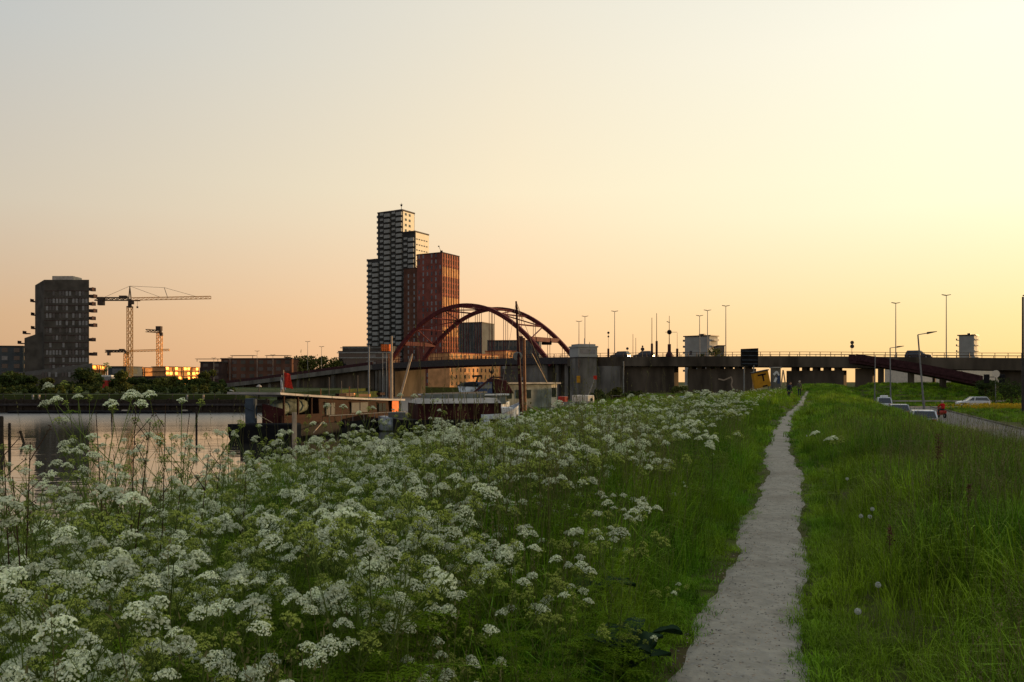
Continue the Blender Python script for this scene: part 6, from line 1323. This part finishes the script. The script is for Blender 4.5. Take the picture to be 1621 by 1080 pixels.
def gscat(y0, y1, per_m2, kinds, sfn, far=False, cond=None, omin=-99, omax=14):
    area = sum(2*(.76*y)*.5 for y in np.arange(y0, y1, .5)); n = int(area*per_m2); y = np.sqrt(rng.uniform(y0*y0, y1*y1, n)); x = rng.uniform(-.76, .76, n)*y; px_ = pathx(y); o = x-px_; sh = shore(y)
    hw = np.interp(y, [0,7,14,22,60], [.36,.34,.34,.31,.22]); wv = .05*np.sin(y*3.1)+.04*np.sin(y*7.3+x*5)+rng.uniform(-.06,.05,n); ok = (o > np.maximum(omin, -sh+.4)) & (o < np.minimum(omax, roadx(y)-px_-7.6)) & (np.abs(o) > hw-.01+wv) & (np.hypot(x, y) > 1.3)
    if cond is not None: ok &= cond(x, y, o)
    x, y, o, hw = x[ok], y[ok], o[ok], hw[ok]; n = len(x); e = np.abs(o)-hw; s = sfn(x, y, o, e); k = rng.choice(kinds, n); k = np.where((rng.uniform(0,1,n) < .08) & (o > 2.2) & (not far), 4, k)
    if not far: k = np.where(e < .12, 6, np.where(e < .26, 5, k)); s = np.where(e < .26, rng.uniform(.8,1.3,n), s)
    sx = np.clip(s, .6, 1.4); return np.column_stack([x, y, H(x,y)]), np.column_stack([rng.uniform(-.15,.15,(n,2)), rng.uniform(0,6.28,n)]), np.column_stack([sx, sx, s]), k
def hts(x, y, o, e):
    base = np.where(o < 0, np.clip(.42+e*1.35, .42, 1.75), np.clip(.38+e*1.0, .38, 1.4)); pt = .5+.5*np.sin(x*1.3+np.sin(y*.9)*1.5)*np.sin(y*.8+1.2*np.sin(x*.7)); lft = np.where(o < 0, 1.15, 1.0); return base*(.45+.85*pt)*np.where((o < 0) & (y > 6), 1.3, 1.0)*(1-.36*sst(2.6, 4.6, o)*sst(7, 12, y))*rng.uniform(.8,1.2,len(x))
parts_ = [gscat(1.6, 6, 160, [5,6], hts, cond=lambda x,y,o: (np.abs(o) < .85)), gscat(6, 14, 70, [5,6], hts, cond=lambda x,y,o: (np.abs(o) < .75)), gscat(14, 30, 30, [5,6], hts, cond=lambda x,y,o: (np.abs(o) < .7)), gscat(1.6, 5, 110, [0,1,2,3,4], hts, cond=lambda x,y,o: (o > -1.5)), gscat(1.6, 5, 30, [0,1,3], hts, cond=lambda x,y,o: (o <= -1.5)), gscat(5, 10, 70, [0,1,2,3,4], hts, cond=lambda x,y,o: o > -2.4), gscat(5, 10, 14, [0,1,3], hts, cond=lambda x,y,o: o <= -2.4), gscat(10, 22, 34, [0,1,2,3,4], hts, cond=lambda x,y,o: o > -3), gscat(10, 22, 6, [0,1,3], hts, cond=lambda x,y,o: o <= -3)]
cat_ = lambda i: np.concatenate([p[i] for p in parts_]); print('grass near', len(cat_(3)))
scatter('meadow_grass', TG, cat_(0), cat_(1), cat_(2), cat_(3), 'dense green meadow grass on both sides of the path')
fs_ = lambda x, y, o, e: np.clip(.35+e*.55, .25, np.where(o < 0, 1.7, np.where(o > 3, .75, 1.0)))*rng.uniform(.7,1.2,len(x))
parts_ = [gscat(20, 45, 5, [0,1,2], fs_, True, omax=30), gscat(45, 122, 1.4, [0,1,2], fs_, True, omax=40)]; print('grass far', len(cat_(3)))
scatter('distant_grass', FARG, cat_(0), cat_(1), cat_(2)*np.array([1.1,1.1,1]), cat_(3), 'coarse green grass farther along the dike')
# grass right of the road and on the embankment
n = 9000; y = rng.uniform(24, 150, n); x = roadx(y)+3+rng.uniform(0, 60, n)**1; ok = (np.abs(y-118.2) > 4) & (x/y < .8); x, y = x[ok], y[ok]; n = len(x); s = rng.uniform(.5,1.0,n)
scatter('roadside_grass', FARG, np.column_stack([x,y,H(x,y)]), np.column_stack([rng.uniform(-.1,.1,(n,2)), rng.uniform(0,6.28,n)]), np.column_stack([s*1.5,s*1.5,s]), rng.integers(0,3,n), 'rough grass on the verge and embankment right of the road')
n = 2600; y = rng.uniform(122, 150, n); x = rng.uniform(.28, .62, n)*y; s = rng.uniform(.6,1.1,n)
scatter('embankment_grass', FARG, np.column_stack([x,y,H(x,y)]), np.column_stack([rng.uniform(-.1,.1,(n,2)), rng.uniform(0,6.28,n)]), np.column_stack([s*2,s*2,s]), rng.integers(0,3,n), 'grass on the embankment below the viaduct')
# fallen bits and pebbles on the path
def pebble(seed, r):
    g = random.Random(seed); mb = MB(); mb.ball((0,0,0), r, 6, (1, g.uniform(.6,1), .5)); mb.v = [(a*g.uniform(.8,1.2), b_*g.uniform(.8,1.2), c) for a, b_, c in mb.v]; return mb.mesh('pebble', M['concrete'] if seed % 2 else M['pale_wood'])
n = 2600; y = 1.8+rng.uniform(0,1,n)**1.6*16; x = pathx(y)+rng.uniform(-.36,.36,n); s = rng.uniform(.4,1.4,n)
scatter('path_gravel', [pebble(i, .006) for i in range(4)], np.column_stack([x,y,H(x,y)+.022]), np.column_stack([np.zeros((n,2)), rng.uniform(0,6.28,n)]), np.column_stack([s,s,s]), rng.integers(0,4,n), 'loose small stones on the gravel path')
# --- single plants
def ground_pt(px, D): x = xat(px, D); return x, D, float(H(x, D))
clocks = [(1390,926,5.6,'dandelion clock nearest the middle of the right verge'),(1358,968,4.9,'low dandelion clock closest to the path'),(1363,817,8.0,'left of three small dandelion clocks higher up the verge'),(1381,806,8.2,'top one of three small dandelion clocks'),(1377,818,8.1,'right one of three small dandelion clocks'),(1341,758,11,'small pale dandelion clock beside the path bend'),(1277,690,19,'tiny dandelion clock far up beside the path')]
for px, py, D, lb in clocks:
    x, y, z0 = ground_pt(px, D); zc = zat(py, D); root = thing('dandelion_clock', lb, 'dandelion', (x, y, z0), 'dandelion clocks in the grass'); zc = max(zc, z0+.12)
    MB().path([(x,y,z0),(x+.01,y,z0+(zc-z0)*.6),(x,y,zc)], [.003,.0025,.002], 5).build('stem', M['pstem'], root)
    g = np.random.default_rng(int(px)); nn_ = 260; d = g.normal(size=(nn_,3)); d /= np.linalg.norm(d,axis=1)[:,None]; c = d*.019; t1 = np.cross(d, g.normal(size=(nn_,3))); t1 /= np.linalg.norm(t1,axis=1)[:,None]; t2 = np.cross(d, t1)
    o = bpy.data.objects.new('seed_head', quads_mesh('seed_head', c, t1*.0028+d*.001, t2*.0028, [M['clock']])); SC.collection.objects.link(o); o.parent = root; o.location = (0,0,zc-z0)
def dock(label, px, D, s, seed, nl=9):
    x, y, z0 = ground_pt(px, D); root = thing('dock_plant', label, 'dock plant', (x,y,z0), 'dark broad-leaved docks by the path'); g = random.Random(seed)
    for k in range(nl):
        az = g.uniform(0,6.28); L_ = s*g.uniform(.24,.36); w = L_*.50; d = Vector((math.cos(az), math.sin(az), 0)); sd = Vector((-d.y, d.x, 0)); b0 = Vector((x,y,z0+s*g.uniform(.05,.35))); vs = []
        for i in range(7):
            t = i/6; c = b0+d*L_*t+Vector((0,0,L_*(1.1*t-.75*t*t)+.006*math.sin(i*2+k))); ww = w*math.sin(math.pi*min(1, .08+t*.92))**.8*.5
            vs += [c-sd*ww+Vector((0,0,.02)), c, c+sd*ww+Vector((0,0,.02))]
        mb = MB(); mb.add(vs, [(i*3+j, i*3+j+1, i*3+j+4, i*3+j+3) for i in range(6) for j in range(2)]); mb.build('leaf', M['dock_leaf'], root, smooth=True)
    MB().path([(x,y,z0),(x+.02,y,z0+s*.45)], [.006,.004], 6).build('stem', M['pstem'], root)
dock('dark broad-leaved dock under the lowest flowers by the path', 985, 4.2, .75, 3, 9); dock('second dark dock just right of the lowest one', 1022, 4.5, .6, 4, 8); dock('dark dock higher up between flowers and grass', 935, 5.0, .85, 5, 9)
for i, (px, yt, D, lb) in enumerate(((1483,690,9.0,'rust-brown dock seed head standing above the grass on the right'),(1530,770,7.2,'thin rust-brown seed spike among the grass on the right'),(1405,835,6.4,'short rust-brown seed spike right of the path'))):
    x, y, z0 = ground_pt(px, D); zt = zat(yt, D); root = thing('sorrel_spike', lb, 'seed spike', (x,y,z0), 'rusty seed spikes in the grass'); MB().path([(x,y,z0),(x+.02,y,zt)], [.004,.002], 5).build('stem', M['dead'], root)
    g = np.random.default_rng(i+50); nn_ = 420 if i == 0 else 160; w = .045 if i == 0 else .02; c = np.column_stack([g.normal(0,w*.5,nn_)+.02, g.normal(0,w*.5,nn_), g.uniform(-.26 if i == 0 else -.14,.02,nn_)+zt-z0]); a = g.normal(size=(nn_,3))*.004; b_ = g.normal(size=(nn_,3))*.004
    o = bpy.data.objects.new('seed_head', quads_mesh('seed_head', c, a, b_, [M['sorrel']])); SC.collection.objects.link(o); o.parent = root
# dead stalks of last year over the water
dead = [(215,640,5.0,180),(238,668,4.6,200),(262,640,5.4,232),(300,655,5.6,262),(152,652,5.0,190),(20,755,4.0,52),(48,700,4.2,14),(330,720,5.2,300),(352,715,6.0,318),(180,720,4.6,215),(390,735,6.2,372),(5,690,4.4,30)]
wh = ['left of the crane reflection','crossing the crane reflection','below the second crane','over the bright water by the tall parsley','over the tower reflection','low at the left edge','leaning left near the left edge','low over the bright water','near the houseboat pontoon','rising from the parsley below the crane','in front of the pontoon','touching the left edge']
for i, (px, yt, D, pxb) in enumerate(dead):
    x1_, y, _ = ground_pt(pxb, D); z0 = float(H(x1_, y)); t_ = P(px, yt, D); root = thing('dead_stalk', 'thin dead brown stalk '+wh[i], 'dead stalk', (x1_,y,z0), 'dead stalks standing against the water'); b0 = Vector((x1_,y,z0)); g = random.Random(i)
    m1 = b0.lerp(t_, .55)+Vector((g.uniform(-.04,.04),0,0)); MB().path([b0, m1, t_], [.005,.004,.0022], 5).build('stem', M['dead'], root)
    for k in range(5):
        t = g.uniform(.35,.95); p = b0.lerp(t_, t); e = p+Vector((g.choice([-1,1])*g.uniform(.05,.14), g.uniform(-.05,.05), g.uniform(.08,.2))); mb = MB(); mb.path([p, e], [.0028,.0018], 4)
        for q in range(7): c = e+Vector((g.uniform(-.015,.015), g.uniform(-.015,.015), g.uniform(-.02,.02))); mb.ball(c, .004, 5)
        mb.build('twig', M['dead'], root)
# sunlit spot by the cross road, painted in as scattered yellow specks
g = np.random.default_rng(9); n = 2600; y = g.uniform(104,114,n); x = xat(1590, 109)+g.normal(0,3.2,n); z = H(x,y)+g.uniform(.2,.7,n)
a = g.normal(size=(n,3))*.06; b_ = g.normal(size=(n,3))*.06; yo = bpy.data.objects.new('yellow_flowers', quads_mesh('yellow_flowers', np.column_stack([x,y,z]), a, b_, [mat('yellow_petals', (.42,.30,.02), .8, .2, 3, trans=.3)])); SC.collection.objects.link(yo); props(yo, 'sunlit patch painted in as yellow specks beside the cross road at the right', kind='stuff')
